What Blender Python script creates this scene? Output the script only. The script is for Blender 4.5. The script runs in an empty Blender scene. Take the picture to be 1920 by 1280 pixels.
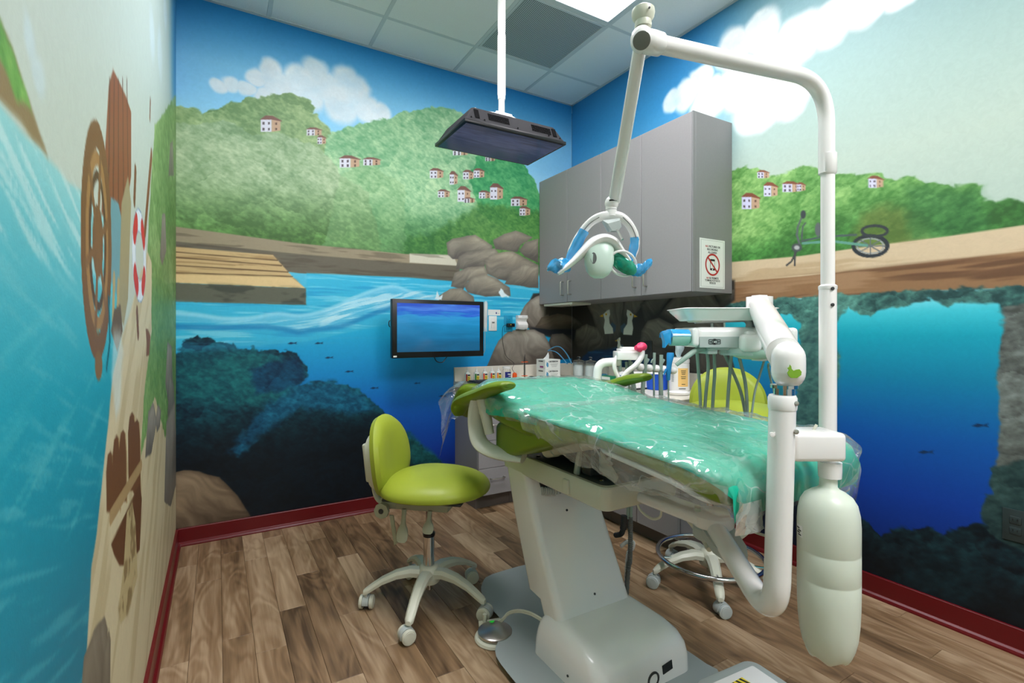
import bpy, bmesh, math, random
import numpy as np
from mathutils import Vector, Matrix, Euler

scene = bpy.context.scene
COL = scene.collection
random.seed(5)
RNG = np.random.default_rng(7)

# ------------------------------------------------------------------ camera, light, exposure
FPX, CX, HY = 925.0, 942.0, 623.6          # focal length, principal point, horizon (1920 x 1280 frame)
CAMH = 1.19
YAW = math.radians(30)
S_, C_ = math.sin(YAW), math.cos(YAW)
RV = Vector((C_, -S_, 0)); FV = Vector((S_, C_, 0)); UP = Vector((0, 0, 1))

cam_d = bpy.data.cameras.new('camera')
cam = bpy.data.objects.new('camera', cam_d)
COL.objects.link(cam)
cam.location = (0, 0, CAMH)
cam.rotation_euler = (math.radians(90), 0, -YAW)
cam_d.sensor_width = 36.0
cam_d.lens = FPX * 36.0 / 1920.0
cam_d.shift_x = (960 - CX) / 1920.0
cam_d.shift_y = (HY - 640) / 1920.0
cam_d.clip_start = 0.01
scene.camera = cam

world = bpy.data.worlds.new('world')
scene.world = world
world.use_nodes = True
world.node_tree.nodes['Background'].inputs[0].default_value = (0.85, 0.93, 0.9, 1)
world.node_tree.nodes['Background'].inputs[1].default_value = 0.03

scene.view_settings.view_transform = 'Standard'
scene.view_settings.look = 'None'
scene.view_settings.gamma = 1.0
scene.view_settings.use_curve_mapping = False
scene.view_settings.exposure = 0.38
LIGHT_A, FILL_B, FILL_C = 9.5, 31.0, 17.0     # emission of the visible ceiling panel and two added, unseen fill panels
LIGHT_COL = (1.0, 0.97, 1.02)

# room
XL, XR, YB, YF, ZC = -0.201, 2.573, 3.29, -2.1, 3.088
TILE, TX0, TY0 = 0.6096, 0.266, 2.926       # ceiling grid

# ------------------------------------------------------------------ helpers
def ray(u, v):
    a = (u - CX) / FPX; b = (HY - v) / FPX
    return Vector((S_ + C_ * a, C_ - S_ * a, b))
CAMP = Vector((0, 0, CAMH))
def W(u, v, t): return CAMP + ray(u, v) * t
def onX(u, v, X): d = ray(u, v); return CAMP + d * (X / d.x)
def onY(u, v, Y): d = ray(u, v); return CAMP + d * (Y / d.y)
def onZ(u, v, Z): d = ray(u, v); return CAMP + d * ((Z - CAMH) / d.z)

def lin(c):
    return tuple(((x / 255.0) / 12.92 if x / 255.0 <= 0.04045 else ((x / 255.0 + 0.055) / 1.055) ** 2.4) for x in c)

def newbm(): return bmesh.new()

def box(bm, c, s, bevel=0.0, seg=2, M=None):
    r = bmesh.ops.create_cube(bm, size=1.0)
    vs = r['verts']
    for v in vs:
        v.co = Vector((v.co.x * s[0], v.co.y * s[1], v.co.z * s[2]))
    if bevel > 0:
        es = list({e for v in vs for e in v.link_edges})
        rr = bmesh.ops.bevel(bm, geom=es, offset=bevel, segments=seg, affect='EDGES', profile=0.5, clamp_overlap=True)
        vs = list({v for f in rr['faces'] for v in f.verts} | {v for v in vs if v.is_valid})
        fs = set()
        for v in vs: fs.update(v.link_faces)
        vs = list({v for f in fs for v in f.verts})
    T = Matrix.Translation(Vector(c))
    if M is not None: T = T @ M.to_4x4()
    for v in vs: v.co = T @ v.co
    return vs

def frame_axes(d):
    d = d.normalized()
    a = Vector((0, 0, 1)) if abs(d.z) < 0.9 else Vector((1, 0, 0))
    x = a.cross(d).normalized(); y = d.cross(x).normalized()
    return x, y

def skin(bm, rings, caps=True, closed=False):
    vr = [[bm.verts.new(p) for p in r] for r in rings]
    n = len(vr[0])
    m = len(vr)
    for i in range(m if closed else m - 1):
        A, B = vr[i], vr[(i + 1) % m]
        for j in range(n):
            k = (j + 1) % n
            try: bm.faces.new((A[j], A[k], B[k], B[j]))
            except ValueError: pass
    if caps and not closed:
        bm.faces.new(list(reversed(vr[0]))); bm.faces.new(vr[-1])
    return vr

def spline(pts, k=6):
    P = [Vector(p) for p in pts]
    out = []
    for i in range(len(P) - 1):
        p0 = P[max(i - 1, 0)]; p1 = P[i]; p2 = P[i + 1]; p3 = P[min(i + 2, len(P) - 1)]
        for j in range(k):
            t = j / k
            out.append(0.5 * ((2 * p1) + (p2 - p0) * t + (2 * p0 - 5 * p1 + 4 * p2 - p3) * t * t + (3 * p1 - p0 - 3 * p2 + p3) * t ** 3))
    out.append(P[-1])
    return out

def fillet(pts, r, k=6):
    """polyline with rounded corners"""
    P = [Vector(p) for p in pts]
    out = [P[0]]
    for i in range(1, len(P) - 1):
        a = (P[i - 1] - P[i]); b = (P[i + 1] - P[i])
        rr = min(r if not isinstance(r, (list, tuple)) else r[i - 1], a.length * 0.49, b.length * 0.49)
        A = P[i] + a.normalized() * rr; B = P[i] + b.normalized() * rr
        for j in range(k + 1):
            t = j / k
            out.append((1 - t) ** 2 * A + 2 * t * (1 - t) * P[i] + t * t * B)
    out.append(P[-1])
    return out

def tube(bm, pts, r, n=12, caps=True, closed=False, shape=None):
    P = [Vector(p) for p in pts]
    m = len(P)
    R = r if isinstance(r, (list, tuple)) else [r] * m
    if len(R) != m:
        R = list(np.interp(np.linspace(0, 1, m), np.linspace(0, 1, len(R)), R))
    tang = []
    for i in range(m):
        if closed: t = P[(i + 1) % m] - P[i - 1]
        else: t = P[min(i + 1, m - 1)] - P[max(i - 1, 0)]
        tang.append(t.normalized())
    x, y = frame_axes(tang[0])
    rings = []
    for i in range(m):
        if i:
            q = tang[i - 1].rotation_difference(tang[i])
            x = q @ x; y = q @ y
        ring = []
        for j in range(n):
            a = 2 * math.pi * j / n
            ca, sa = math.cos(a), math.sin(a)
            if shape: ca *= shape[0]; sa *= shape[1]
            ring.append(P[i] + (x * ca + y * sa) * R[i])
        rings.append(ring)
    return skin(bm, rings, caps, closed)

def cyl(bm, p0, p1, r, r1=None, n=24):
    return tube(bm, [p0, p1], [r, r if r1 is None else r1], n)

def lathe(bm, prof, c=(0, 0, 0), n=28, axis=None):
    """prof: (radius, height) list; axis: direction of height"""
    c = Vector(c)
    if axis is None: x, y, z = Vector((1, 0, 0)), Vector((0, 1, 0)), Vector((0, 0, 1))
    else:
        z = Vector(axis).normalized(); x, y = frame_axes(z)
    rings = [[c + z * h + (x * math.cos(2 * math.pi * j / n) + y * math.sin(2 * math.pi * j / n)) * max(r, 1e-5) for j in range(n)] for r, h in prof]
    return skin(bm, rings, True)

def prism(bm, pts, o, ex, ey, depth):
    """flat outline pts (2-D) in the frame o, ex, ey, thickened along ex x ey by depth"""
    o = Vector(o); ex = Vector(ex); ey = Vector(ey); ez = ex.cross(ey).normalized()
    A = [o + ex * p[0] + ey * p[1] for p in pts]
    B = [p + ez * depth for p in A]
    va = [bm.verts.new(p) for p in A]; vb = [bm.verts.new(p) for p in B]
    n = len(pts)
    bm.faces.new(list(reversed(va))); bm.faces.new(vb)
    for i in range(n):
        k = (i + 1) % n
        bm.faces.new((va[i], va[k], vb[k], vb[i]))

def rrect(hw, hh, r, k=5):
    out = []
    for sx, sy, a0 in ((1, 1, 0), (-1, 1, 90), (-1, -1, 180), (1, -1, 270)):
        for j in range(k + 1):
            a = math.radians(a0 + 90 * j / k)
            out.append((sx * (hw - r) + r * math.cos(a), sy * (hh - r) + r * math.sin(a)))
    return out

def ellipsoid(bm, c, s, n=20, M=None, pw=1.0):
    r = bmesh.ops.create_uvsphere(bm, u_segments=n, v_segments=max(8, n * 2 // 3), radius=1.0)
    T = Matrix.Translation(Vector(c))
    if M is not None: T = T @ M.to_4x4()
    for v in r['verts']:
        p = v.co
        if pw != 1.0:
            p = Vector([math.copysign(abs(q) ** pw, q) for q in p])
        v.co = T @ Vector((p.x * s[0], p.y * s[1], p.z * s[2]))
    return r['verts']

def wloc(o):
    l = Vector((0, 0, 0))
    while o is not None:
        l += o.location; o = o.parent
    return l

def finish(bm, ang=38):
    bmesh.ops.recalc_face_normals(bm, faces=bm.faces)
    lim = math.radians(ang)
    for f in bm.faces: f.smooth = True
    for e in bm.edges:
        if len(e.link_faces) == 2:
            try: a = e.calc_face_angle()
            except ValueError: a = 0
            e.smooth = a < lim
        else: e.smooth = True

def obj(name, bm, mat, parent=None, local=False, ang=38):
    finish(bm, ang)
    if parent is not None and not local:
        d = wloc(parent)
        for v in bm.verts: v.co -= d
    me = bpy.data.meshes.new(name)
    bm.to_mesh(me); bm.free()
    for m in (mat if isinstance(mat, (list, tuple)) else [mat]): me.materials.append(m)
    o = bpy.data.objects.new(name, me)
    COL.objects.link(o)
    if parent is not None: o.parent = parent
    return o

def shift(bm, d):
    for v in bm.verts: v.co += Vector(d)

def thing(name, label, cat, loc=(0, 0, 0), group=None):
    o = bpy.data.objects.new(name, None)
    o.empty_display_size = 0.05
    COL.objects.link(o)
    o.location = loc
    return tag(o, label, cat, group)

def tag(o, label, cat, group=None):
    o['label'] = label; o['category'] = cat
    if group: o['group'] = group
    return o

def lab(o, label): o['label'] = label; return o

def single(name, bm, mat, label, cat, group=None, loc=None, ang=38):
    """a thing that is one mesh, with its origin at loc"""
    if loc is not None: shift(bm, -Vector(loc))
    o = obj(name, bm, mat, ang=ang)
    if loc is not None: o.location = loc
    return tag(o, label, cat, group)

def struct(name, bm, mat, ang=38):
    o = obj(name, bm, mat, ang=ang); o['kind'] = 'structure'
    return o

def copy_tree(o, parent=None):
    c = o.copy(); COL.objects.link(c)
    if parent is not None: c.parent = parent
    for ch in list(o.children): copy_tree(ch, c)
    return c

def text_bm(s, size, align='CENTER', bold=0.0, depth=0.0004):
    cu = bpy.data.curves.new('lettering', 'FONT')
    cu.body = s; cu.size = size; cu.align_x = align; cu.align_y = 'CENTER'; cu.offset = bold; cu.extrude = depth; cu.resolution_u = 2
    t = bpy.data.objects.new('lettering', cu)
    COL.objects.link(t)
    dg = bpy.context.evaluated_depsgraph_get()
    me = bpy.data.meshes.new_from_object(t.evaluated_get(dg))
    bm = bmesh.new(); bm.from_mesh(me)
    bpy.data.objects.remove(t); bpy.data.curves.remove(cu); bpy.data.meshes.remove(me)
    return bm

def put_text(bm, s, size, o, ex, ey, **k):
    """lettering lying in the plane o, ex, ey"""
    b = text_bm(s, size, **k)
    ex = Vector(ex).normalized(); ey = Vector(ey).normalized(); ez = ex.cross(ey); o = Vector(o)
    mp = {}
    for v in b.verts: mp[v] = bm.verts.new(o + ex * v.co.x + ey * v.co.y + ez * v.co.z)
    for f in b.faces:
        try: bm.faces.new([mp[v] for v in f.verts])
        except ValueError: pass
    b.free()

# ------------------------------------------------------------------ materials
def nodes_of(m):
    m.use_nodes = True
    nt = m.node_tree
    return nt, nt.nodes['Principled BSDF']

def mat(name, rgb, rough=0.5, metal=0.0, spec=0.5, var=0.06, vscale=6.0, bump=0.0, bscale=60.0, coat=0.0, trans=0.0, ior=1.45, emit=None, alpha=1.0, sss=0.0):
    m = bpy.data.materials.new(name)
    nt, b = nodes_of(m)
    L = nt.links
    c = lin(rgb)
    tc = nt.nodes.new('ShaderNodeTexCoord')
    nz = nt.nodes.new('ShaderNodeTexNoise'); nz.inputs['Scale'].default_value = vscale; nz.inputs['Detail'].default_value = 3
    L.new(tc.outputs['Object'], nz.inputs['Vector'])
    mx = nt.nodes.new('ShaderNodeMix'); mx.data_type = 'RGBA'
    mx.inputs[6].default_value = tuple(x * (1 - var) for x in c) + (1,)
    mx.inputs[7].default_value = tuple(min(1, x * (1 + var)) for x in c) + (1,)
    L.new(nz.outputs['Fac'], mx.inputs[0]); L.new(mx.outputs[2], b.inputs['Base Color'])
    b.inputs['Roughness'].default_value = rough; b.inputs['Metallic'].default_value = metal
    b.inputs['Specular IOR Level'].default_value = spec; b.inputs['IOR'].default_value = ior
    b.inputs['Coat Weight'].default_value = coat; b.inputs['Coat Roughness'].default_value = 0.08
    b.inputs['Transmission Weight'].default_value = trans; b.inputs['Alpha'].default_value = alpha
    if sss: b.inputs['Subsurface Weight'].default_value = sss; b.inputs['Subsurface Radius'].default_value = (0.02, 0.02, 0.015)
    if emit:
        L.new(mx.outputs[2], b.inputs['Emission Color']); b.inputs['Emission Strength'].default_value = emit
    if bump > 0:
        n2 = nt.nodes.new('ShaderNodeTexNoise'); n2.inputs['Scale'].default_value = bscale; n2.inputs['Detail'].default_value = 2
        bp = nt.nodes.new('ShaderNodeBump'); bp.inputs['Strength'].default_value = bump; bp.inputs['Distance'].default_value = 0.002
        L.new(tc.outputs['Object'], n2.inputs['Vector']); L.new(n2.outputs['Fac'], bp.inputs['Height']); L.new(bp.outputs[0], b.inputs['Normal'])
    return m

M = {}
M['white'] = mat('white_enamel', (238, 236, 232), 0.22, var=0.02, coat=0.4)
M['cream'] = mat('cream_plastic', (206, 207, 188), 0.35, var=0.03)
M['greyplastic'] = mat('grey_plastic', (176, 184, 180), 0.4, var=0.03)
M['basegrey'] = mat('base_grey', (152, 160, 158), 0.38, var=0.03)
M['sage'] = mat('sage_hose', (146, 166, 154), 0.45, var=0.04)
M['green'] = mat('green_vinyl', (150, 164, 50), 0.40, var=0.05, bump=0.12, bscale=260, spec=0.4)
M['dgreen'] = mat('dark_green_vinyl', (108, 132, 22), 0.40, var=0.05, bump=0.12, bscale=260)
M['chrome'] = mat('chrome', (200, 200, 200), 0.12, metal=1.0, var=0.02)
M['steel'] = mat('brushed_steel', (190, 188, 182), 0.3, metal=1.0, var=0.04)
M['black'] = mat('black_plastic', (14, 14, 15), 0.35, var=0.1)
M['dark'] = mat('dark_metal', (48, 50, 50), 0.5, var=0.1)
M['darkgrey'] = mat('charcoal_cover', (92, 98, 94), 0.4, var=0.05)
M['rubber'] = mat('grey_rubber', (110, 112, 110), 0.55, var=0.05)
M['lamgrey'] = mat('grey_laminate', (146, 144, 144), 0.45, var=0.05, vscale=90, spec=0.4)
M['lamside'] = mat('grey_laminate_side', (134, 134, 134), 0.45, var=0.05, vscale=90)
M['toe'] = mat('toe_kick', (98, 92, 88), 0.55, var=0.08)
M['counter'] = mat('counter_laminate', (226, 220, 206), 0.35, var=0.06, vscale=140)
M['red'] = mat('red_baseboard', (96, 12, 18), 0.3, var=0.08)
M['paper'] = mat('paper', (232, 236, 230), 0.6, var=0.02)
M['ink'] = mat('ink', (30, 34, 34), 0.6, var=0.02)
M['inkred'] = mat('red_ink', (184, 50, 48), 0.6, var=0.02)
M['bluefilm'] = mat('blue_film', (40, 165, 228), 0.18, var=0.15, vscale=60, coat=0.5, alpha=0.72)
M['blue'] = mat('blue_plastic', (20, 80, 190), 0.35, var=0.05)
M['skyblue'] = mat('sky_blue_plastic', (40, 140, 205), 0.3, var=0.05)
M['bluepale'] = mat('pale_blue_visor', (95, 165, 205), 0.2, var=0.05, alpha=0.8)
M['orange'] = mat('orange_plastic', (245, 95, 35), 0.45, var=0.05)
M['pink'] = mat('pink_plastic', (235, 60, 105), 0.3, var=0.15, vscale=60)
M['yellow'] = mat('yellow_label', (240, 215, 60), 0.5, var=0.05)
M['labelorange'] = mat('pale_orange_label', (245, 200, 120), 0.5, var=0.04)
M['outletblue'] = mat('teal_wall_plate', (22, 150, 190), 0.4, var=0.05)
M['bottle'] = mat('milky_bottle', (214, 222, 206), 0.35, var=0.02, sss=0.25)
M['matte'] = mat('matte_black', (10, 10, 11), .9, spec=.08, var=.1)
M['olive'] = mat('olive_grey_plastic', (166, 168, 144), .4, var=.04)
M['leaf'] = mat('leaf_sticker', (120, 165, 40), 0.4, var=0.1, vscale=80)
M['limegreen'] = mat('bright_green_sticker', (40, 225, 60), 0.5, var=0.04)
M['violet'] = mat('violet_print', (150, 60, 130), 0.5, var=0.04)
M['navy'] = mat('navy_label', (36, 44, 120), 0.45, var=0.06)
MURAL_FINE = True
# ------------------------------------------------------------------ room shell
# floor: planks are parts of the floor
def wood_material():
    m = bpy.data.materials.new('wood_plank')
    nt, b = nodes_of(m); N = nt.nodes; L = nt.links
    geo = N.new('ShaderNodeNewGeometry'); inf = N.new('ShaderNodeObjectInfo')
    sc = N.new('ShaderNodeVectorMath'); sc.operation = 'MULTIPLY'; sc.inputs[1].default_value = (1, 1, 1)
    off = N.new('ShaderNodeMath'); off.operation = 'MULTIPLY'; off.inputs[1].default_value = 37.0
    L.new(inf.outputs['Random'], off.inputs[0])
    comb = N.new('ShaderNodeCombineXYZ'); L.new(off.outputs[0], comb.inputs[0]); L.new(off.outputs[0], comb.inputs[1])
    add = N.new('ShaderNodeVectorMath'); add.operation = 'ADD'
    L.new(geo.outputs['Position'], add.inputs[0]); L.new(comb.outputs[0], add.inputs[1])
    def stretched(sx, sy, scale, detail, dist):
        mu = N.new('ShaderNodeVectorMath'); mu.operation = 'MULTIPLY'; mu.inputs[1].default_value = (sx, sy, 1)
        L.new(add.outputs[0], mu.inputs[0])
        t = N.new('ShaderNodeTexNoise'); t.inputs['Scale'].default_value = scale; t.inputs['Detail'].default_value = detail
        t.inputs['Distortion'].default_value = dist
        L.new(mu.outputs[0], t.inputs['Vector']); return t
    fig = stretched(7.0, 1.5, 1.0, 2.0, 0.9)       # figure
    mul = N.new('ShaderNodeMath'); mul.operation = 'MULTIPLY'; mul.inputs[1].default_value = 46.0
    L.new(fig.outputs['Fac'], mul.inputs[0])
    sn = N.new('ShaderNodeMath'); sn.operation = 'SINE'; L.new(mul.outputs[0], sn.inputs[0])
    fine = stretched(90.0, 5.0, 1.0, 3.0, 0.2)
    mid = stretched(16.0, 1.6, 1.0, 3.0, 0.6)
    # value = random tone + figure + grain
    def madd(a, k, base):
        q = N.new('ShaderNodeMath'); q.operation = 'MULTIPLY_ADD'
        L.new(a, q.inputs[0]); q.inputs[1].default_value = k
        if isinstance(base, float): q.inputs[2].default_value = base
        else: L.new(base, q.inputs[2])
        return q.outputs[0]
    v = madd(inf.outputs['Random'], 0.42, -0.42)
    v = madd(sn.outputs[0], 0.085, v)
    v = madd(fine.outputs['Fac'], 0.35, v)
    v = madd(mid.outputs['Fac'], 0.95, v)
    rp = N.new('ShaderNodeValToRGB')
    e = rp.color_ramp.elements
    e[0].position = 0.05; e[0].color = lin((78, 59, 39)) + (1,)
    e[1].position = 0.85; e[1].color = lin((178, 153, 122)) + (1,)
    k = rp.color_ramp.elements.new(0.4); k.color = lin((130, 103, 74)) + (1,)
    L.new(v, rp.inputs[0]); L.new(rp.outputs[0], b.inputs['Base Color'])
    b.inputs['Roughness'].default_value = 0.42; b.inputs['Specular IOR Level'].default_value = 0.35
    bp = N.new('ShaderNodeBump'); bp.inputs['Strength'].default_value = 0.12; bp.inputs['Distance'].default_value = 0.001
    L.new(fine.outputs['Fac'], bp.inputs['Height']); L.new(bp.outputs[0], b.inputs['Normal'])
    return m
M['wood'] = wood_material()

bm = newbm(); box(bm, ((XL + XR) / 2, (YF + YB) / 2, -0.06), (XR - XL + 0.4, YB - YF + 0.4, 0.1))
M['subfloor'] = mat('dark_joint', (58, 46, 36), 0.7)
floor = struct('floor', bm, M['subfloor'])
PW, PL = 0.1065, 0.86
plank_mesh = {}
def plank(x0, x1, y0, y1):
    key = (round(x1 - x0, 4), round(y1 - y0, 4))
    if key not in plank_mesh:
        b = newbm(); hx, hy = key[0] / 2 - 0.0005, key[1] / 2 - 0.0005
        top = [(-hx, -hy), (hx, -hy), (hx, hy), (-hx, hy)]
        q = 0.0009
        inn = [(x - math.copysign(q, x), y - math.copysign(q, y)) for x, y in top]
        A = [b.verts.new((x, y, -0.010)) for x, y in top]; B = [b.verts.new((x, y, -0.0008)) for x, y in top]; Cc = [b.verts.new((x, y, 0)) for x, y in inn]
        b.faces.new(Cc)
        for P, Q in ((A, B), (B, Cc)):
            for i in range(4): b.faces.new((P[i], P[(i + 1) % 4], Q[(i + 1) % 4], Q[i]))
        finish(b, 20)
        me = bpy.data.meshes.new('plank'); b.to_mesh(me); b.free(); me.materials.append(M['wood'])
        plank_mesh[key] = me
    o = bpy.data.objects.new('plank', plank_mesh[key]); COL.objects.link(o); o.parent = floor
    o.location = ((x0 + x1) / 2, (y0 + y1) / 2, 0)
x = XL + 0.004
offs = [2.98, 2.75, 3.05, 2.90, 3.16, 2.6, 3.0, 2.7, 2.45, 3.1, 2.8, 2.55, 2.95, 2.66, 3.2, 2.5, 2.87, 2.7, 3.07, 2.6, 2.96, 2.76, 3.15, 2.5, 2.9, 2.68, 3.0, 2.8]
i = 0
while x < XR - 0.004:
    x1 = min(x + PW, XR - 0.004)
    y = YB - 0.004; nxt = offs[i % len(offs)]
    while y > YF + 0.01:
        y0 = max(nxt, YF + 0.005)
        if y - y0 > 0.02: plank(x, x1, y0, y)
        y = y0; nxt = y0 - PL
    x = x1; i += 1

# ceiling: lay-in tiles in a T-bar grid
M['tile'] = mat('ceiling_tile', (228, 232, 230), 0.9, var=0.05, vscale=160, bump=0.5, bscale=220)
M['tbar'] = mat('ceiling_grid', (196, 204, 204), 0.5, var=0.02)
bm = newbm(); box(bm, ((XL + XR) / 2, (YF + YB) / 2, ZC + 0.1), (XR - XL + 0.4, YB - YF + 0.4, 0.1))
ceiling = struct('ceiling', bm, M['tbar'])
xs = [XL] + [TX0 + k * TILE for k in range(0, 4)] + [XR]
ys = [YB] + [TY0 - k * TILE for k in range(0, 9)]
ys = [y for y in ys if y > YF] + [YF]
tile_mesh = {}
for ix in range(len(xs) - 1):
    for iy in range(len(ys) - 1):
        cx0, cx1, cy1, cy0 = xs[ix], xs[ix + 1], ys[iy], ys[iy + 1]
        if (ix, iy) == (3, 1) or (ix, iy) in ((3, 2), (3, 3), (1, 2), (1, 3), (2, 6), (2, 7)): continue   # vent and light panels go here
        key = (round(cx1 - cx0, 3), round(cy1 - cy0, 3))
        if key not in tile_mesh:
            b = newbm(); box(b, (0, 0, 0), (key[0] - 0.022, key[1] - 0.022, 0.014), 0.002, 1); finish(b)
            me = bpy.data.meshes.new('ceiling_tile'); b.to_mesh(me); b.free(); me.materials.append(M['tile']); tile_mesh[key] = me
        o = bpy.data.objects.new('ceiling_tile', tile_mesh[key]); COL.objects.link(o); o.parent = ceiling
        o.location = ((cx0 + cx1) / 2, (cy0 + cy1) / 2, ZC + 0.009)
for xg in xs[1:-1]:
    bm = newbm(); box(bm, (xg, (YF + YB) / 2, ZC + 0.012), (0.024, YB - YF, 0.024), 0.001, 1); obj('grid_bar', bm, M['tbar'], ceiling)
for yg in ys[1:-1]:
    bm = newbm(); box(bm, ((XL + XR) / 2, yg, ZC + 0.0125), (XR - XL, 0.024, 0.0235), 0.001, 1); obj('grid_bar', bm, M['tbar'], ceiling)
for a, c in (((XL + 0.011, (YF + YB) / 2), (0.022, YB - YF)), ((XR - 0.011, (YF + YB) / 2), (0.022, YB - YF)), (((XL + XR) / 2, YB - 0.011), (XR - XL, 0.022))):
    bm = newbm(); box(bm, (a[0], a[1], ZC + 0.009), (c[0], c[1], 0.022)); obj('wall_angle', bm, M['tbar'], ceiling)

# perforated return-air panel
def vent_material():
    m = bpy.data.materials.new('perforated_panel')
    nt, b = nodes_of(m); N = nt.nodes; L = nt.links
    tc = N.new('ShaderNodeTexCoord')
    mp = N.new('ShaderNodeVectorMath'); mp.operation = 'MULTIPLY'; mp.inputs[1].default_value = (88, 88, 0)
    L.new(tc.outputs['Object'], mp.inputs[0])
    fr = N.new('ShaderNodeVectorMath'); fr.operation = 'FRACTION'; L.new(mp.outputs[0], fr.inputs[0])
    ds = N.new('ShaderNodeVectorMath'); ds.operation = 'DISTANCE'; ds.inputs[1].default_value = (0.5, 0.5, 0); L.new(fr.outputs[0], ds.inputs[0])
    rp = N.new('ShaderNodeValToRGB'); rp.color_ramp.elements[0].position = 0.36; rp.color_ramp.elements[1].position = 0.40
    rp.color_ramp.elements[0].color = lin((72, 78, 78)) + (1,); rp.color_ramp.elements[1].color = lin((184, 194, 194)) + (1,)
    L.new(ds.outputs['Value'], rp.inputs[0]); L.new(rp.outputs[0], b.inputs['Base Color']); b.inputs['Roughness'].default_value = 0.5
    return m
M['vent'] = vent_material()
vx0, vx1 = TX0 + 2 * TILE, TX0 + 3 * TILE; vy1, vy0 = TY0, TY0 - TILE
v = thing('ceiling_vent', 'square perforated grey return air panel set in the ceiling', 'vent', ((vx0 + vx1) / 2, (vy0 + vy1) / 2, ZC))
bm = newbm(); box(bm, (v.location.x, v.location.y, ZC + 0.004), (TILE - 0.05, TILE - 0.05, 0.004)); obj('perforated_sheet', bm, M['vent'], v)
bm = newbm()
for sx, sy, wx, wy in ((-1, 0, 0.014, TILE - 0.024), (1, 0, 0.014, TILE - 0.024), (0, -1, TILE - 0.052, 0.014), (0, 1, TILE - 0.052, 0.014)):
    box(bm, (v.location.x + sx * (TILE / 2 - 0.019), v.location.y + sy * (TILE / 2 - 0.019), ZC + 0.004), (wx, wy, 0.012), 0.001, 1)
obj('frame', bm, M['tbar'], v)

def emissive(name, col, s):
    m = bpy.data.materials.new(name); m.use_nodes = True; nt = m.node_tree; nt.nodes.clear()
    e = nt.nodes.new('ShaderNodeEmission'); e.inputs[0].default_value = (*col, 1); e.inputs[1].default_value = s
    o = nt.nodes.new('ShaderNodeOutputMaterial'); nt.links.new(e.outputs[0], o.inputs[0]); return m
def light_panel(ix, iy0, label, mtl):
    x0, x1 = TX0 + (ix - 1) * TILE, TX0 + ix * TILE
    y1, y0 = TY0 - (iy0 - 1) * TILE, TY0 - (iy0 + 1) * TILE
    t = thing('ceiling_light', label, 'light', ((x0 + x1) / 2, (y0 + y1) / 2, ZC))
    b = newbm(); box(b, ((x0 + x1) / 2, (y0 + y1) / 2, ZC + 0.01), (TILE - 0.06, 2 * TILE - 0.06, 0.006)); obj('diffuser', b, mtl, t)
    b = newbm()
    for sx in (-1, 1): box(b, ((x0 + x1) / 2 + sx * (TILE / 2 - 0.021), (y0 + y1) / 2, ZC + 0.006), (0.018, 2 * TILE - 0.024, 0.014), 0.001, 1)
    for sy in (-1, 1): box(b, ((x0 + x1) / 2, (y0 + y1) / 2 + sy * (TILE - 0.021), ZC + 0.006), (TILE - 0.06, 0.018, 0.014), 0.001, 1)
    obj('frame', b, M['tbar'], t)
light_panel(3, 2, 'bright white flat light panel in the ceiling beside the air panel', emissive('light_panel', LIGHT_COL, LIGHT_A))
light_panel(2, 6, 'unseen white fill light panel added in the ceiling behind the camera', emissive('fill_panel_b', LIGHT_COL, FILL_B))  # added fill behind the camera, brightens faces turned towards it

light_panel(1, 2, 'unseen white fill light panel added in the ceiling above the green stool', emissive('fill_panel_c', LIGHT_COL, FILL_C))  # added out of view to brighten the left floor, stool and cabinet doors

# baseboards
def baseboard(name, p0, p1, nrm):
    d = (Vector(p1) - Vector(p0)); n = Vector(nrm)
    prof = [(0, 0.0), (0.025, 0.0), (0.025, 0.006), (0.021, 0.014), (0.013, 0.020), (0.012, 0.022), (0.012, 0.094), (0.010, 0.097), (0, 0.097)]
    b = newbm()
    skin(b, [[Vector(p) + n * q[0] + UP * q[1] for q in prof] for p in (p0, p1)])
    return struct(name, b, M['red'], 25)
baseboard('baseboard_back', (XL, YB, 0), (1.5, YB, 0), (0, -1, 0))
baseboard('baseboard_left', (XL, YF, 0), (XL, YB, 0), (1, 0, 0))
baseboard('baseboard_right', (XR, YF, 0), (XR, 1.78, 0), (-1, 0, 0))
M['plainwall'] = mat('plain_wall', (206, 214, 204), 0.7, var=0.03)
bm = newbm(); box(bm, ((XL + XR) / 2, YF - 0.05, ZC / 2), (XR - XL + 0.4, 0.1, ZC + 0.1)); struct('wall_front', bm, M['plainwall'])
# ------------------------------------------------------------------ painted walls (seaside landscape murals)
# The paint is a colour attribute on each wall's own mesh; outlines were measured on the wall surface.
NT = RNG.random((256, 256)); NT2 = RNG.random((256, 256)); NT3 = RNG.random((256, 256))
def vn(x, y, T=NT):
    xi = np.floor(x).astype(np.int64); yi = np.floor(y).astype(np.int64)
    fx = x - xi; fy = y - yi
    fx = fx * fx * (3 - 2 * fx); fy = fy * fy * (3 - 2 * fy)
    a = T[xi & 255, yi & 255]; b = T[(xi + 1) & 255, yi & 255]; c = T[xi & 255, (yi + 1) & 255]; d = T[(xi + 1) & 255, (yi + 1) & 255]
    return (a * (1 - fx) + b * fx) * (1 - fy) + (c * (1 - fx) + d * fx) * fy
def fbm(x, y, o=4, T=NT):
    s = 0; k = 0.5; t = 0
    for i in range(o):
        s = s + k * vn(x * 2 ** i + 17.3 * i, y * 2 ** i + 5.1 * i, T); t += k; k *= 0.5
    return s / t
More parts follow.
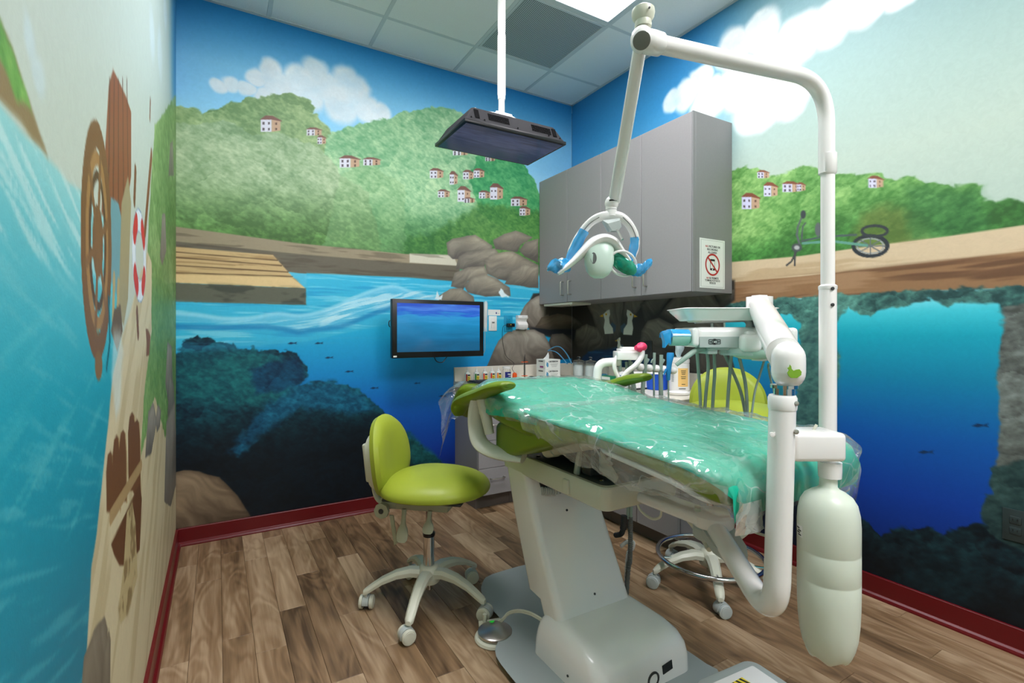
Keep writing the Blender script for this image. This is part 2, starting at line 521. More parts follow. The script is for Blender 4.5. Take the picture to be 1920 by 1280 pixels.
def worley(x, y):
    """distance to the nearest cell point, and the offset to it"""
    xi = np.floor(x).astype(np.int64); yi = np.floor(y).astype(np.int64)
    best = np.full(x.shape, 9.0); bx = np.zeros(x.shape); by = np.zeros(x.shape); bid = np.zeros(x.shape)
    for i in (-1, 0, 1):
        for j in (-1, 0, 1):
            cx = xi + i; cy = yi + j
            px = cx + NT[cx & 255, cy & 255]; py = cy + NT2[cx & 255, cy & 255]
            d = (x - px) ** 2 + (y - py) ** 2
            m = d < best
            best = np.where(m, d, best); bx = np.where(m, x - px, bx); by = np.where(m, y - py, by); bid = np.where(m, NT3[cx & 255, cy & 255], bid)
    return np.sqrt(best), bx, by, bid
def sstep(a, b, x):
    t = np.clip((x - a) / (b - a), 0, 1); return t * t * (3 - 2 * t)
def A3(c): return np.array(c, float) / 255.0

class Mural:
    def __init__(s, kind, U, Z):
        s.kind = kind; s.U = U; s.Zs = Z
        uu, zz = np.meshgrid(U, Z, indexing='ij')
        s.x = uu.ravel(); s.z = zz.ravel()
        s.c = np.zeros((s.x.size, 3)) + 0.8
    def pt(s, p):
        if s.kind == 'back': q = onY(p[0], p[1], YB); return (q.x, q.z)
        q = onX(p[0], p[1], XR if s.kind == 'right' else XL); return (q.y, q.z)
    def pts(s, P): return np.array([s.pt(p) for p in P])
    def grad(s, stops):
        zz = [a for a, c in stops]; cc = np.array([A3(c) for a, c in stops])
        return np.stack([np.interp(s.z, zz, cc[:, k]) for k in range(3)], 1)
    def put(s, mask, col, idx=None):
        if idx is None: idx = slice(None)
        m = mask[:, None]
        s.c[idx] = s.c[idx] * (1 - m) + (col if isinstance(col, np.ndarray) else A3(col)) * m
    def poly(s, P, soft=0.004, amp=0.0, freq=30.0, raw=False):
        """indices and 0..1 mask of a closed outline"""
        Q = np.array(P, float) if raw else s.pts(P)
        pad = soft + amp + 0.005
        lo = Q.min(0) - pad; hi = Q.max(0) + pad
        idx = np.nonzero((s.x > lo[0]) & (s.x < hi[0]) & (s.z > lo[1]) & (s.z < hi[1]))[0]
        x = s.x[idx]; z = s.z[idx]
        if amp:
            x = x + (fbm(x * freq, z * freq, 3) - 0.5) * 2 * amp; z = z + (fbm(x * freq + 40, z * freq + 9, 3, NT2) - 0.5) * 2 * amp
        inside = np.zeros(x.shape, bool); dist = np.full(x.shape, 9.0)
        n = len(Q)
        for i in range(n):
            a = Q[i]; b = Q[(i + 1) % n]
            ex, ez = b - a
            l2 = ex * ex + ez * ez + 1e-12
            t = np.clip(((x - a[0]) * ex + (z - a[1]) * ez) / l2, 0, 1)
            dist = np.minimum(dist, np.hypot(x - a[0] - t * ex, z - a[1] - t * ez))
            cr = ((a[1] > z) != (b[1] > z))
            with np.errstate(divide='ignore', invalid='ignore'):
                xc = ex * (z - a[1]) / (ez if ez != 0 else 1e-12) + a[0]
            inside ^= cr & (x < xc)
        sd = np.where(inside, dist, -dist)
        return idx, sstep(-soft, soft, sd), sd
    def fill(s, P, col, soft=0.004, amp=0.0, freq=30.0, raw=False, a=1.0):
        idx, m, sd = s.poly(P, soft, amp, freq, raw); s.put(m * a, col, idx); return idx, m
    def line(s, P, w, col, a=1.0, soft=0.002, raw=False):
        Q = np.array(P, float) if raw else s.pts(P)
        lo = Q.min(0) - w - .01; hi = Q.max(0) + w + .01
        idx = np.nonzero((s.x > lo[0]) & (s.x < hi[0]) & (s.z > lo[1]) & (s.z < hi[1]))[0]
        x = s.x[idx]; z = s.z[idx]; d = np.full(x.shape, 9.0)
        for i in range(len(Q) - 1):
            p = Q[i]; e = Q[i + 1] - p; t = np.clip(((x - p[0]) * e[0] + (z - p[1]) * e[1]) / (e @ e + 1e-12), 0, 1)
            d = np.minimum(d, np.hypot(x - p[0] - t * e[0], z - p[1] - t * e[1]))
        s.put((1 - sstep(w - soft, w + soft, d)) * a, col, idx)
    def cloud(s, C, col=(222, 234, 240), a=1.0, edge=0.42):
        val = np.zeros(s.x.shape)
        wx = (fbm(s.x * 7, s.z * 7, 3) - 0.5) * 0.06; wz = (fbm(s.x * 7 + 31, s.z * 7, 3, NT2) - 0.5) * 0.06
        for u, v, r in C:
            p = s.pt((u, v)); q = s.pt((u, v + r)); rr = abs(q[1] - p[1])
            d = np.hypot(s.x + wx - p[0], s.z + wz - p[1]) / rr
            val = np.maximum(val, 1 - sstep(1 - edge, 1.0, d))
        t = fbm(s.x * 5, s.z * 5, 3, NT3)
        cc = A3(col)[None] * (0.93 + 0.12 * t[:, None])
        s.put(val * a * (0.72 + 0.42 * fbm(s.x * 9 + 3, s.z * 11, 3, NT2)).clip(0, 1), np.clip(cc, 0, 1))
    def foliage(s, P, lo, hi, cs=0.13, amp=0.02, top=None, bottom=None, soft=0.006, a=1.0):
        """painted tree clumps: light crowns, darker undersides"""
        idx, m, sd = s.poly(P, soft, amp, 26.0)
        x = s.x[idx]; z = s.z[idx]
        wx = x + (fbm(x * 9, z * 9, 3) - .5) * 0.10; wz = z + (fbm(x * 9 + 7, z * 9, 3, NT2) - .5) * 0.10
        d, bx, by, bid = worley(wx / cs, wz / cs)
        d2, bx2, by2, bid2 = worley(wx / (cs * 0.36) + 3.3, wz / (cs * 0.36))
        dab = fbm(x * 55 + z * 30, z * 70, 3, NT3); big = fbm(x * 2.3, z * 2.3, 3)
        t = 0.42 + 0.20 * by + 0.08 * by2 + 0.20 * (bid - .5) + 0.10 * (bid2 - .5) + 0.85 * (dab - .5) + 0.85 * (big - .5) + 0.5 * (fbm(x * 22 + 5, z * 26, 2) - .5)
        t = np.clip(t, 0, 1)[:, None]
        col = A3(lo) * (1 - t) + A3(hi) * t
        if bottom is not None:
            zb, zt, cb = bottom
            k = sstep(zt, zb, z + 0.12 * (big - .5))[:, None] * 0.9
            col = col * (1 - k) + A3(cb) * (0.75 + 0.6 * t) * k
        s.put(m * a, np.clip(col, 0, 1), idx)
    def rock(s, P, hi=(176, 168, 148), lo=(92, 88, 82), ang=0.5, edge=0.35, amp=0.006):
        idx, m, sd = s.poly(P, 0.004, amp, 14.0)
        if idx.size == 0: return
        Q = s.pts(P)
        x = s.x[idx]; z = s.z[idx]
        h = Q[:, 1].max() - Q[:, 1].min(); z0 = Q[:, 1].min()
        ca, sa = math.cos(ang), math.sin(ang)
        xr = x * ca + z * sa; zr = -x * sa + z * ca
        w = fbm(x * 6, z * 6, 2) * 0.08
        st = fbm(xr * 7, (zr + w * 2.5) * 42, 3, NT2)
        t = 0.02 + 0.98 * (z - z0) / h + 0.50 * (st - .5) + 0.5 * (fbm(x * 5, z * 5, 2, NT3) - .5)
        t = t * (0.55 + 0.45 * sstep(0, 0.03, sd))
        t = np.clip(t, 0, 1)[:, None]
        warm = (fbm(x * 4 + 9, z * 9, 2, NT) > 0.56)[:, None] * 0.5
        col = A3(lo) * (1 - t) + A3(hi) * t
        col = col * (1 - warm * 0.12) + col * np.array([1.08, .98, .86]) * warm * 0.12
        s.put(m, col, idx)
    def streaks(s, P, col, a=0.5, fx=2.0, fz=60.0, th=0.55, amp=0.0, slope=0.0):
        idx, m, sd = s.poly(P, 0.02, amp)
        x = s.x[idx]; z = s.z[idx] + slope * s.x[idx]
        n = fbm(x * fx, (z + 0.02 * fbm(x * 5, z * 5, 2)) * fz, 3, NT3)
        s.put(m * sstep(th, th + 0.16, n) * a, col, idx)
    def house(s, u, v, w, h, k=0.55, lit=(214, 214, 226), side=(190, 158, 130), roof=(120, 84, 74), rows=2, cols=2):
        """u, v: lower left corner; w, h in frame pixels; k: share of the light front"""
        wf = w * k
        s.fill([(u, v), (u, v - h), (u + wf, v - h * .97), (u + wf, v)], lit, 0.0025)
        s.fill([(u + wf, v), (u + wf, v - h * .97), (u + w, v - h * .86), (u + w, v - h * .1)], side, 0.0025)
        s.fill([(u - w * .06, v - h * .95), (u + wf * .45, v - h * 1.28), (u + wf * 1.1, v - h * 1.25), (u + w * 1.08, v - h * .85), (u + w * 1.04, v - h * .8), (u + wf, v - h * .95)], roof, 0.0025)
        for i in range(cols):
            for j in range(rows):
                cx = u + wf * (i + .5) / cols; cy = v - h * (j + .45) / rows * .92; r = max(1.2, w * .05)
                s.fill([(cx - r, cy - r * 1.3), (cx + r, cy - r * 1.3), (cx + r, cy + r * 1.3), (cx - r, cy + r * 1.3)], (80, 70, 76), 0.002)
        cx = u + wf + (w - wf) * .5
        for j in range(rows):
            cy = v - h * (j + .5) / rows * .85; r = max(1.2, w * .045)
            s.fill([(cx - r, cy - r * 1.3), (cx + r, cy - r * 1.3), (cx + r, cy + r * 1.3), (cx - r, cy + r * 1.3)], (96, 70, 58), 0.002)
    def fish(s, u, v, l, col=(14, 46, 82), f=1):
        s.fill([(u - l * f, v + 1), (u - l * .3 * f, v - l * .22), (u + l * .35 * f, v - l * .05), (u + l * f, v - l * .25), (u + l * .8 * f, v + l * .02), (u + l * f, v + l * .2), (u + l * .35 * f, v + l * .1), (u - l * .3 * f, v + l * .26)], col, 0.003)
    def carry_on(s, edge):
        """past the measured part the picture goes on towards the entrance"""
        C = s.c.reshape(len(s.U), len(s.Zs), 3)
        for i, u in enumerate(s.U):
            if u < edge:
                w = (edge - u) % 2.4; w = w if w < 1.2 else 2.4 - w
                C[i] = C[int(np.argmin(np.abs(s.U - (edge + w))))]
    def build(s, name):
        nu, nz = len(s.U), len(s.Zs)
        co = np.zeros((nu * nz, 3), np.float32)
        if s.kind == 'back': co[:, 0] = s.x; co[:, 1] = YB
        else: co[:, 1] = s.x; co[:, 0] = XR if s.kind == 'right' else XL
        co[:, 2] = s.z
        I = np.arange(nu * nz).reshape(nu, nz)
        q = np.stack([I[:-1, :-1], I[1:, :-1], I[1:, 1:], I[:-1, 1:]], -1).reshape(-1, 4)
        if s.kind == 'left': q = q[:, ::-1]
        if s.kind == 'right': pass
        if s.kind == 'right': q = q[:, ::1]
        me = bpy.data.meshes.new(name)
        me.vertices.add(len(co)); me.vertices.foreach_set('co', co.ravel())
        me.loops.add(q.size); me.loops.foreach_set('vertex_index', q.ravel().astype(np.int32))
        me.polygons.add(len(q)); me.polygons.foreach_set('loop_start', np.arange(0, q.size, 4, dtype=np.int32))
        me.update(calc_edges=True)
        c = np.clip(s.c, 0, 1)
        l = np.where(c <= 0.04045, c / 12.92, ((c + 0.055) / 1.055) ** 2.4)
        at = me.color_attributes.new('paint', 'FLOAT_COLOR', 'POINT')
        at.data.foreach_set('color', np.concatenate([l, np.ones((len(l), 1))], 1).astype(np.float32).ravel())
        me.materials.append(M['mural'])
        o = bpy.data.objects.new(name, me); COL.objects.link(o); o['kind'] = 'structure'
        return o

def mural_material():
    m = bpy.data.materials.new('painted_wall')
    nt, b = nodes_of(m); N = nt.nodes; L = nt.links
    at = N.new('ShaderNodeAttribute'); at.attribute_name = 'paint'
    tc = N.new('ShaderNodeTexCoord')
    nz = N.new('ShaderNodeTexNoise'); nz.inputs['Scale'].default_value = 38; nz.inputs['Detail'].default_value = 5; nz.inputs['Distortion'].default_value = 1.2
    L.new(tc.outputs['Object'], nz.inputs['Vector'])
    mr = N.new('ShaderNodeMapRange'); mr.inputs['From Min'].default_value = 0.3; mr.inputs['From Max'].default_value = 0.7; mr.inputs['To Min'].default_value = 0.965; mr.inputs['To Max'].default_value = 1.03
    L.new(nz.outputs['Fac'], mr.inputs['Value'])
    vm = N.new('ShaderNodeVectorMath'); vm.operation = 'SCALE'; L.new(at.outputs['Color'], vm.inputs[0]); L.new(mr.outputs['Result'], vm.inputs['Scale'])
    L.new(vm.outputs[0], b.inputs['Base Color'])
    b.inputs['Roughness'].default_value = 0.5; b.inputs['Specular IOR Level'].default_value = 0.3
    n2 = N.new('ShaderNodeTexNoise'); n2.inputs['Scale'].default_value = 240; n2.inputs['Detail'].default_value = 2; L.new(tc.outputs['Object'], n2.inputs['Vector'])
    bp = N.new('ShaderNodeBump'); bp.inputs['Strength'].default_value = 0.10; bp.inputs['Distance'].default_value = 0.002
    L.new(n2.outputs['Fac'], bp.inputs['Height']); L.new(bp.outputs[0], b.inputs['Normal'])
    return m
M['mural'] = mural_material()
ZG = np.arange(0, ZC + 0.0051, 0.0045 if MURAL_FINE else 0.012)
def off(P, ox, oy, s): return [(ox + x / s, oy + y / s) for x, y in P]

# ---- back wall
mb = Mural('back', np.arange(XL, XR + 0.002, 0.0045 if MURAL_FINE else 0.012), ZG)
mb.c = mb.grad([(0, (8, 18, 44)), (0.3, (8, 46, 136)), (0.62, (12, 92, 188)), (0.9, (16, 138, 206)), (1.2, (32, 176, 220)), (1.6, (90, 192, 222)), (2.2, (186, 226, 240)), (2.5, (140, 204, 238)), (2.75, (122, 192, 230)), (3.09, (36, 134, 202))])
mb.cloud([(412, 158, 17), (436, 156, 20), (462, 165, 20), (480, 142, 22), (506, 133, 27), (520, 160, 36), (560, 152, 38), (590, 137, 36), (575, 175, 45), (620, 170, 40), (650, 152, 36), (668, 165, 36), (640, 195, 46), (690, 205, 36), (715, 210, 26), (500, 182, 30)])
mb.foliage([(320, 200), (345, 198), (375, 208), (405, 204), (420, 197), (445, 190), (460, 184), (480, 184), (510, 176), (525, 179), (540, 172), (556, 178), (575, 185), (588, 200), (586, 212), (600, 222), (612, 236), (618, 248), (640, 300), (640, 480), (320, 480)], (106, 142, 92), (184, 206, 150), 0.13)
mb.foliage([(612, 252), (640, 240), (665, 235), (700, 226), (722, 223), (745, 216), (765, 208), (790, 205), (812, 200), (832, 203), (852, 205), (872, 214), (900, 235), (930, 255), (960, 285), (985, 312), (1003, 338), (1015, 372), (1080, 420), (1080, 500), (600, 500)], (104, 164, 118), (188, 220, 172), 0.13, bottom=(1.65, 2.15, (60, 124, 56)))
mb.foliage([(930, 262), (960, 288), (985, 312), (1003, 338), (1015, 372), (1030, 460), (960, 440), (900, 400), (880, 330), (900, 280)], (34, 132, 78), (96, 182, 112), 0.10, a=.85)
mb.foliage([(320, 228), (360, 234), (420, 226), (452, 240), (472, 252), (500, 247), (530, 250), (560, 262), (600, 276), (622, 300), (640, 330), (690, 360), (720, 480), (320, 480)], (116, 150, 108), (186, 206, 168), 0.13, bottom=(1.6, 2.2, (66, 116, 44)))
mb.foliage([(640, 330), (680, 300), (730, 330), (760, 345), (760, 480), (600, 480)], (110, 156, 104), (170, 204, 150), 0.12, a=.5)
mb.foliage([(860, 410), (900, 380), (940, 385), (990, 395), (1030, 400), (1080, 430), (1080, 520), (740, 500), (760, 450), (800, 440)], (48, 104, 50), (104, 156, 74), 0.10, amp=.03, soft=.03, a=.85)
for h in ((489, 247, 37, 24), (575, 254, 28, 12), (595, 270, 16, 13), (637, 314, 37, 18), (681, 310, 32, 12),
          (806, 334, 25, 15), (843, 346, 15, 20), (868, 336, 20, 14), (888, 333, 20, 14), (849, 291, 28, 9), (910, 302, 18, 8),
          (821, 370, 22, 12), (858, 378, 24, 23), (870, 380, 20, 8), (898, 372, 22, 12), (919, 374, 24, 24), (958, 386, 30, 14), (974, 404, 20, 14)):
    mb.house(*h)
# quay, ledge and jetty
mb.fill([(325, 424), (560, 456), (760, 476), (862, 480), (862, 500), (765, 494), (560, 478), (325, 456)], (150, 138, 114), 0.004)
mb.fill([(325, 452), (560, 476), (765, 493), (862, 498), (862, 530), (765, 524), (560, 512), (325, 480)], (104, 98, 84), 0.004)
mb.fill([(768, 475), (850, 478), (858, 498), (768, 492)], (202, 198, 178), 0.005)
mb.streaks([(325, 424), (560, 456), (862, 480), (862, 530), (560, 512), (325, 480)], (70, 62, 50), 0.35, 4, 40, .52)
jet = [(325, 462), (512, 478), (548, 518), (572, 540), (325, 528)]
mb.fill(jet, (200, 172, 124), 0.003)
mb.streaks(jet, (148, 118, 78), 0.6, 3, 90, .48)
for a, b in (((325, 472), (520, 488)), ((325, 482), (528, 498)), ((325, 497), (540, 510)), ((325, 511), (548, 518))): mb.line([a, b], 0.0035, (92, 70, 46), .8)
mb.fill([(325, 514), (548, 521), (572, 540), (325, 530)], (222, 194, 142), 0.003)
mb.fill([(325, 530), (574, 540), (574, 572), (325, 566)], (96, 98, 84), 0.004, 0.004)
mb.streaks([(325, 530), (574, 540), (574, 572), (325, 566)], (52, 58, 52), 0.6, 8, 26, .5)
# water at the surface
wat = [(325, 566), (575, 572), (575, 512), (765, 520), (862, 528), (1080, 545), (1080, 600), (760, 600), (575, 640), (325, 660)]
idx, m = mb.fill(wat, (56, 184, 222), 0.006)
mb.streaks(wat, (126, 214, 238), 0.75, 3, 70, .52)
mb.streaks(wat, (24, 146, 204), 0.5, 2.2, 44, .58)
# underwater coral heads
cor = [(320, 662), (340, 652), (365, 630), (400, 636), (430, 645), (470, 652), (520, 655), (558, 662), (575, 690), (574, 715), (548, 726), (600, 716), (650, 722), (690, 742), (716, 768), (742, 795), (770, 822), (790, 838), (806, 848), (828, 868), (838, 905), (838, 1040), (320, 1040)]
mb.foliage(cor, (2, 36, 56), (20, 112, 124), 0.16, 0.03, bottom=(0.42, 0.92, (4, 12, 20)))
mb.foliage([(430, 850), (470, 790), (520, 740), (560, 722), (620, 716), (680, 738), (712, 768), (650, 775), (570, 765), (510, 800), (450, 850)], (2, 60, 92), (28, 124, 160), 0.08, .03, soft=.03, a=.8)
mb.foliage([(330, 680), (480, 660), (560, 680), (540, 740), (480, 760), (330, 750)], (6, 70, 84), (30, 128, 126), 0.09, .03, soft=.04, a=.75)
mb.foliage([(470, 690), (560, 668), (574, 712), (540, 730), (480, 740)], (2, 34, 66), (10, 78, 118), 0.08, .02, soft=.02, a=.8)
mb.foliage([(742, 800), (775, 815), (795, 838), (812, 846), (828, 866), (820, 880), (770, 870)], (8, 66, 70), (34, 120, 116), 0.05, .015, soft=.02, a=.8)
# wave crest crossing in front of the jetty
wv = [(325, 585), (370, 590), (420, 597), (470, 596), (520, 588), (560, 592), (600, 585), (640, 570), (690, 548), (735, 536), (765, 545), (800, 560), (900, 575), (900, 590), (760, 575), (740, 568), (700, 580), (650, 605), (600, 616), (560, 618), (520, 605), (470, 606), (420, 606), (325, 600)]
mb.fill(wv, (84, 190, 226), 0.010, .006, 12)
mb.line([tuple(q) for q in mb.pts([(325, 612), (420, 614), (500, 612), (560, 622), (640, 612), (700, 588), (740, 574), (800, 580)])], .016, (22, 120, 184), .6, .012, raw=True)
mb.streaks(wv, (170, 226, 242), 0.8, 3, 55, .5, slope=-.15)
crest = [tuple(q)[:2] for q in spline([(325, 586, 0), (370, 590, 0), (420, 597, 0), (470, 596, 0), (520, 588, 0), (560, 592, 0), (600, 585, 0), (640, 570, 0), (690, 548, 0), (735, 537, 0), (765, 545, 0), (830, 565, 0)], 5)]
mb.line(crest, 0.012, (150, 220, 242), .8, .010); mb.line([(u, v + 6) for u, v in crest[8:]], 0.010, (120, 206, 236), .5, .010)
mb.streaks([(600, 575), (700, 540), (760, 540), (900, 570), (900, 590), (740, 570), (640, 605), (600, 612)], (206, 240, 250), .7, 5, 44, .5, slope=-.3)
mb.streaks([(325, 620), (720, 600), (930, 600), (930, 660), (720, 640), (325, 660)], (60, 170, 214), .35, 2, 30, .5)
for f in ((548, 643, 9), (598, 643, 8), (617, 670, 8), (655, 696, 8), (702, 727, 8), (782, 718, 6), (830, 742, 7)): mb.fish(*f)
# boulders on the shore
O = (680, 200, 3.555)
for P in ([(1172, 880), (1090, 898), (1042, 960), (1080, 1000), (1172, 1040)],
          [(560, 905), (600, 878), (750, 850), (868, 930), (860, 960), (700, 985), (640, 1015), (600, 1015), (566, 985)],
          [(868, 890), (940, 850), (1020, 825), (1135, 868), (1050, 925), (1030, 970), (960, 960), (885, 950)],
          [(618, 1085), (640, 1000), (700, 970), (880, 945), (905, 968), (820, 1030), (815, 1070), (700, 1080)],
          [(812, 1015), (880, 975), (1000, 965), (1172, 1055), (1172, 1100), (1000, 1165), (900, 1150), (828, 1110)],
          [(588, 1200), (610, 1110), (700, 1068), (815, 1065), (835, 1115), (700, 1165), (670, 1220)],
          [(945, 1180), (990, 1090), (1080, 1045), (1172, 1065), (1172, 1212), (1000, 1188)],
          [(675, 1190), (740, 1130), (820, 1112), (900, 1150), (980, 1205), (985, 1262), (820, 1266), (700, 1235)],
          [(512, 1260), (580, 1215), (660, 1208), (740, 1262), (742, 1310), (512, 1310)]):
    mb.rock(off(P, *O))
for P in ([(935, 548), (940, 540), (948, 551), (955, 556), (940, 557)], [(816, 560), (820, 545), (824, 556), (830, 552), (828, 562)]): mb.fill(P, (226, 242, 246), .004, .006, 60)
O2 = (920, 540, 4.0)
mb.fill(off([(320, 40), (640, 20), (640, 420), (300, 330), (240, 200)], *O2), (52, 52, 48), 0.01)
for P in ([(-30, 588), (60, 392), (130, 330), (200, 306), (330, 308), (400, 345), (470, 465), (482, 560), (330, 578), (0, 590)],
          [(212, 210), (255, 130), (300, 86), (370, 50), (420, 60), (440, 220), (420, 300), (300, 300), (240, 290)]):
    mb.rock(off(P, *O2), (178, 172, 158), (92, 84, 76), -.7)
mb.fill(off([(420, 60), (640, 20), (640, 220), (500, 190), (400, 215)], *O2), (60, 56, 48), 0.02, .02, 8)
mb.fill(off([(290, 292), (420, 305), (640, 310), (640, 350), (420, 350), (350, 320)], *O2), (30, 36, 42), 0.01)
mb.rock(off([(335, 292), (380, 222), (500, 190), (600, 205), (650, 250), (640, 300), (420, 310)], *O2), (122, 110, 90), (62, 56, 48), .2)
mb.rock(off([(436, 405), (458, 345), (540, 338), (620, 400), (660, 470), (660, 520), (480, 540)], *O2), (118, 110, 100), (58, 52, 48), -.8)
mb.rock([(322, 885), (345, 882), (372, 884), (412, 895), (445, 930), (472, 968), (470, 1010), (322, 1015)], (160, 140, 112), (58, 46, 34), -.5)
mb.build('wall_back')

# ---- right wall
ur = np.concatenate([np.linspace(YF, 0.45, 130)[:-1], np.arange(0.45, YB + .002, 0.0045 if MURAL_FINE else 0.012)])
mr = Mural('right', ur, ZG)
g1 = mr.grad([(1.4, (172, 192, 180)), (2.0, (182, 200, 186)), (2.4, (166, 194, 188)), (2.8, (146, 184, 190)), (3.09, (128, 174, 188))])
g2 = mr.grad([(1.6, (150, 205, 235)), (2.3, (110, 186, 228)), (2.7, (62, 150, 206)), (3.09, (44, 128, 188))])
k = sstep(1.6, 2.25, mr.x + 0.25 * (mr.z - 2.6))[:, None]
mr.c = g1 * (1 - k) + g2 * k
mr.cloud([(1262, 190, 26), (1285, 180, 34), (1312, 150, 34), (1330, 190, 50), (1372, 95, 50), (1385, 160, 60), (1425, 60, 50), (1450, 120, 70), (1500, 70, 60), (1560, 40, 55), (1620, 10, 50), (1690, -10, 40), (1420, 200, 60), (1480, 180, 50)], (252, 254, 252), .95, .35)
und = 1.36
ho = [(1360, 322), (1380, 316), (1400, 310), (1425, 318), (1440, 332), (1468, 326), (1490, 318), (1512, 312), (1530, 312), (1548, 326), (1600, 326), (1622, 324), (1650, 326), (1680, 338), (1700, 332), (1722, 330), (1738, 346), (1765, 344), (1790, 346), (1815, 342), (1840, 348), (1850, 375), (1868, 382), (1885, 372), (1905, 378), (1925, 395), (1960, 380)]
mr.foliage(ho + [(1960, 430), (1775, 452), (1640, 472), (1500, 486), (1360, 500)], (74, 132, 60), (164, 208, 128), 0.11, 0.018, bottom=(1.62, 1.80, (58, 116, 52)))
mr.foliage([(1620, 395), (1660, 385), (1720, 400), (1750, 430), (1750, 455), (1600, 475), (1600, 430)], (88, 112, 50), (140, 150, 80), 0.08, .02, soft=.03, a=.8)
mr.foliage([(1700, 350), (1840, 355), (1860, 440), (1700, 455)], (44, 98, 50), (96, 158, 86), 0.10, .02, soft=.03, a=.7)
for h in ((1391, 392, 33, 24), (1432, 368, 26, 21), (1467, 360, 34, 16), (1494, 358, 16, 13), (1420, 334, 22, 12), (1628, 352, 28, 18)):
    mr.house(h[0], h[1], h[2], h[3], lit=(206, 206, 232), roof=(128, 76, 56))
path = [(1360, 492), (1500, 480), (1640, 460), (1775, 443), (1960, 416), (1960, 468), (1775, 490), (1640, 504), (1500, 519), (1360, 532)]
mr.fill(path, (204, 184, 152), 0.004)
mr.streaks(path, (168, 142, 106), .5, 3, 34, .5, slope=-.02)
brn = [(1360, 530), (1500, 518), (1640, 503), (1775, 488), (1960, 466), (1960, 540), (1775, 545), (1640, 553), (1500, 560), (1360, 572)]
idx, m = mr.fill(brn, (140, 106, 74), 0.004)
mr.streaks(brn, (92, 64, 44), .8, 2, 30, .48)
mr.streaks(brn, (172, 140, 108), .5, 2.4, 40, .55)
# bicycle lying on the quay
def ell(u, v, a, b, n=22, f=0): return [(u + a * math.cos(2 * math.pi * i / n) + f * math.sin(2 * math.pi * i / n), v + b * math.sin(2 * math.pi * i / n)) for i in range(n + 1)]
mr.line(ell(1632, 461, 32, 19), .008, (44, 50, 56)); mr.line(ell(1640, 433, 24, 10), .006, (52, 58, 62)); mr.line(ell(1632, 461, 25, 14), .003, (150, 156, 156))
for i in range(8): mr.line([(1632, 461), (1632 + 26 * math.cos(i * .785), 461 + 15 * math.sin(i * .785))], .0025, (96, 104, 106))
mr.line([(1505, 456), (1560, 452), (1625, 460)], .006, (96, 150, 134)); mr.line([(1503, 452), (1540, 444), (1605, 440)], .005, (74, 88, 88))
mr.line([(1500, 460), (1494, 440), (1496, 425), (1505, 403)], .005, (90, 98, 100)); mr.line([(1503, 448), (1505, 425), (1510, 418)], .004, (80, 88, 90))
mr.line([(1494, 470), (1484, 490), (1475, 497)], .005, (60, 64, 64)); mr.line([(1491, 472), (1490, 497)], .005, (70, 72, 72))
mr.fill(ell(1494, 464, 10, 8), (74, 80, 82)); mr.fill(ell(1494, 464, 5, 4), (176, 180, 180)); mr.fill(ell(1506, 402, 5, 8), (60, 66, 70)); mr.fill(ell(1534, 430, 6, 13), (92, 98, 100))
# behind the cabinets the bank and the water simply go on
mr.foliage([(1000, 420), (1360, 322), (1372, 500), (1000, 540)], (74, 132, 60), (164, 208, 128), 0.12)
idx, m, sd = mr.poly([(1.88, -.1), (1.88, 1.36), (3.4, 1.36), (3.4, -.1)], .01, raw=True)
mr.put(m, mr.grad([(0, (6, 14, 40)), (.5, (6, 40, 110)), (1.0, (10, 90, 160)), (1.4, (16, 110, 150))])[idx], idx)
# underwater arch
def below(P): return P + [(1960, 1300), (1360, 1300)]
idx, m, sd = mr.poly(below([(1360, 570), (1500, 559), (1640, 552), (1775, 544), (1960, 538)]), .004)
g = mr.grad([(0, (3, 20, 66)), (0.22, (4, 34, 108)), (0.5, (8, 58, 150)), (0.75, (8, 84, 162)), (1.0, (6, 124, 162)), (1.18, (14, 156, 178)), (1.28, (60, 190, 206)), (1.35, (130, 218, 230))])
mr.put(m, g[idx], idx)
near = [(1360, 566), (1500, 556), (1640, 549), (1775, 542), (1960, 536), (1960, 610), (1895, 585), (1880, 588), (1870, 575), (1850, 568), (1820, 562), (1790, 566), (1775, 574), (1762, 570), (1745, 562), (1715, 568), (1690, 572), (1668, 575), (1650, 580), (1632, 590), (1618, 592), (1602, 588), (1590, 578), (1578, 590), (1568, 605), (1570, 640), (1572, 700), (1566, 760), (1572, 860), (1580, 990), (1484, 990), (1490, 812), (1494, 700), (1500, 640), (1498, 606), (1485, 590), (1460, 588), (1440, 592), (1425, 580), (1400, 584), (1360, 600)]
mr.foliage(near, (34, 66, 66), (96, 156, 142), 0.07, .02)
mr.foliage([(1566, 610), (1572, 700), (1568, 800), (1574, 980), (1488, 980), (1492, 800), (1500, 640), (1520, 600)], (30, 66, 70), (70, 110, 104), 0.06, .015, soft=.02, a=.7)
mr.foliage([(1880, 575), (1960, 560), (1960, 900), (1868, 880), (1872, 800), (1870, 700), (1876, 620)], (66, 70, 66), (130, 142, 136), 0.08, .015, bottom=(.5, .95, (50, 54, 50)))
mr.foliage([(1862, 880), (1960, 860), (1960, 1300), (1842, 1150), (1848, 1000), (1842, 960), (1856, 925)], (22, 44, 46), (58, 88, 84), 0.08, .02)
mr.foliage([(1590, 952), (1612, 968), (1632, 985), (1650, 1010), (1672, 1000), (1700, 985), (1722, 992), (1740, 985), (1765, 1008), (1790, 985), (1812, 990), (1845, 985), (1868, 1010), (1960, 1060), (1960, 1400), (1500, 1200), (1500, 1100), (1560, 980)], (2, 14, 22), (28, 68, 74), 0.10, .025, bottom=(.05, .40, (8, 16, 22)))
mr.foliage([(1640, 1100), (1740, 1040), (1850, 1060), (1850, 1130), (1760, 1150)], (4, 26, 32), (24, 62, 70), 0.09, .03, soft=.05, a=.6)
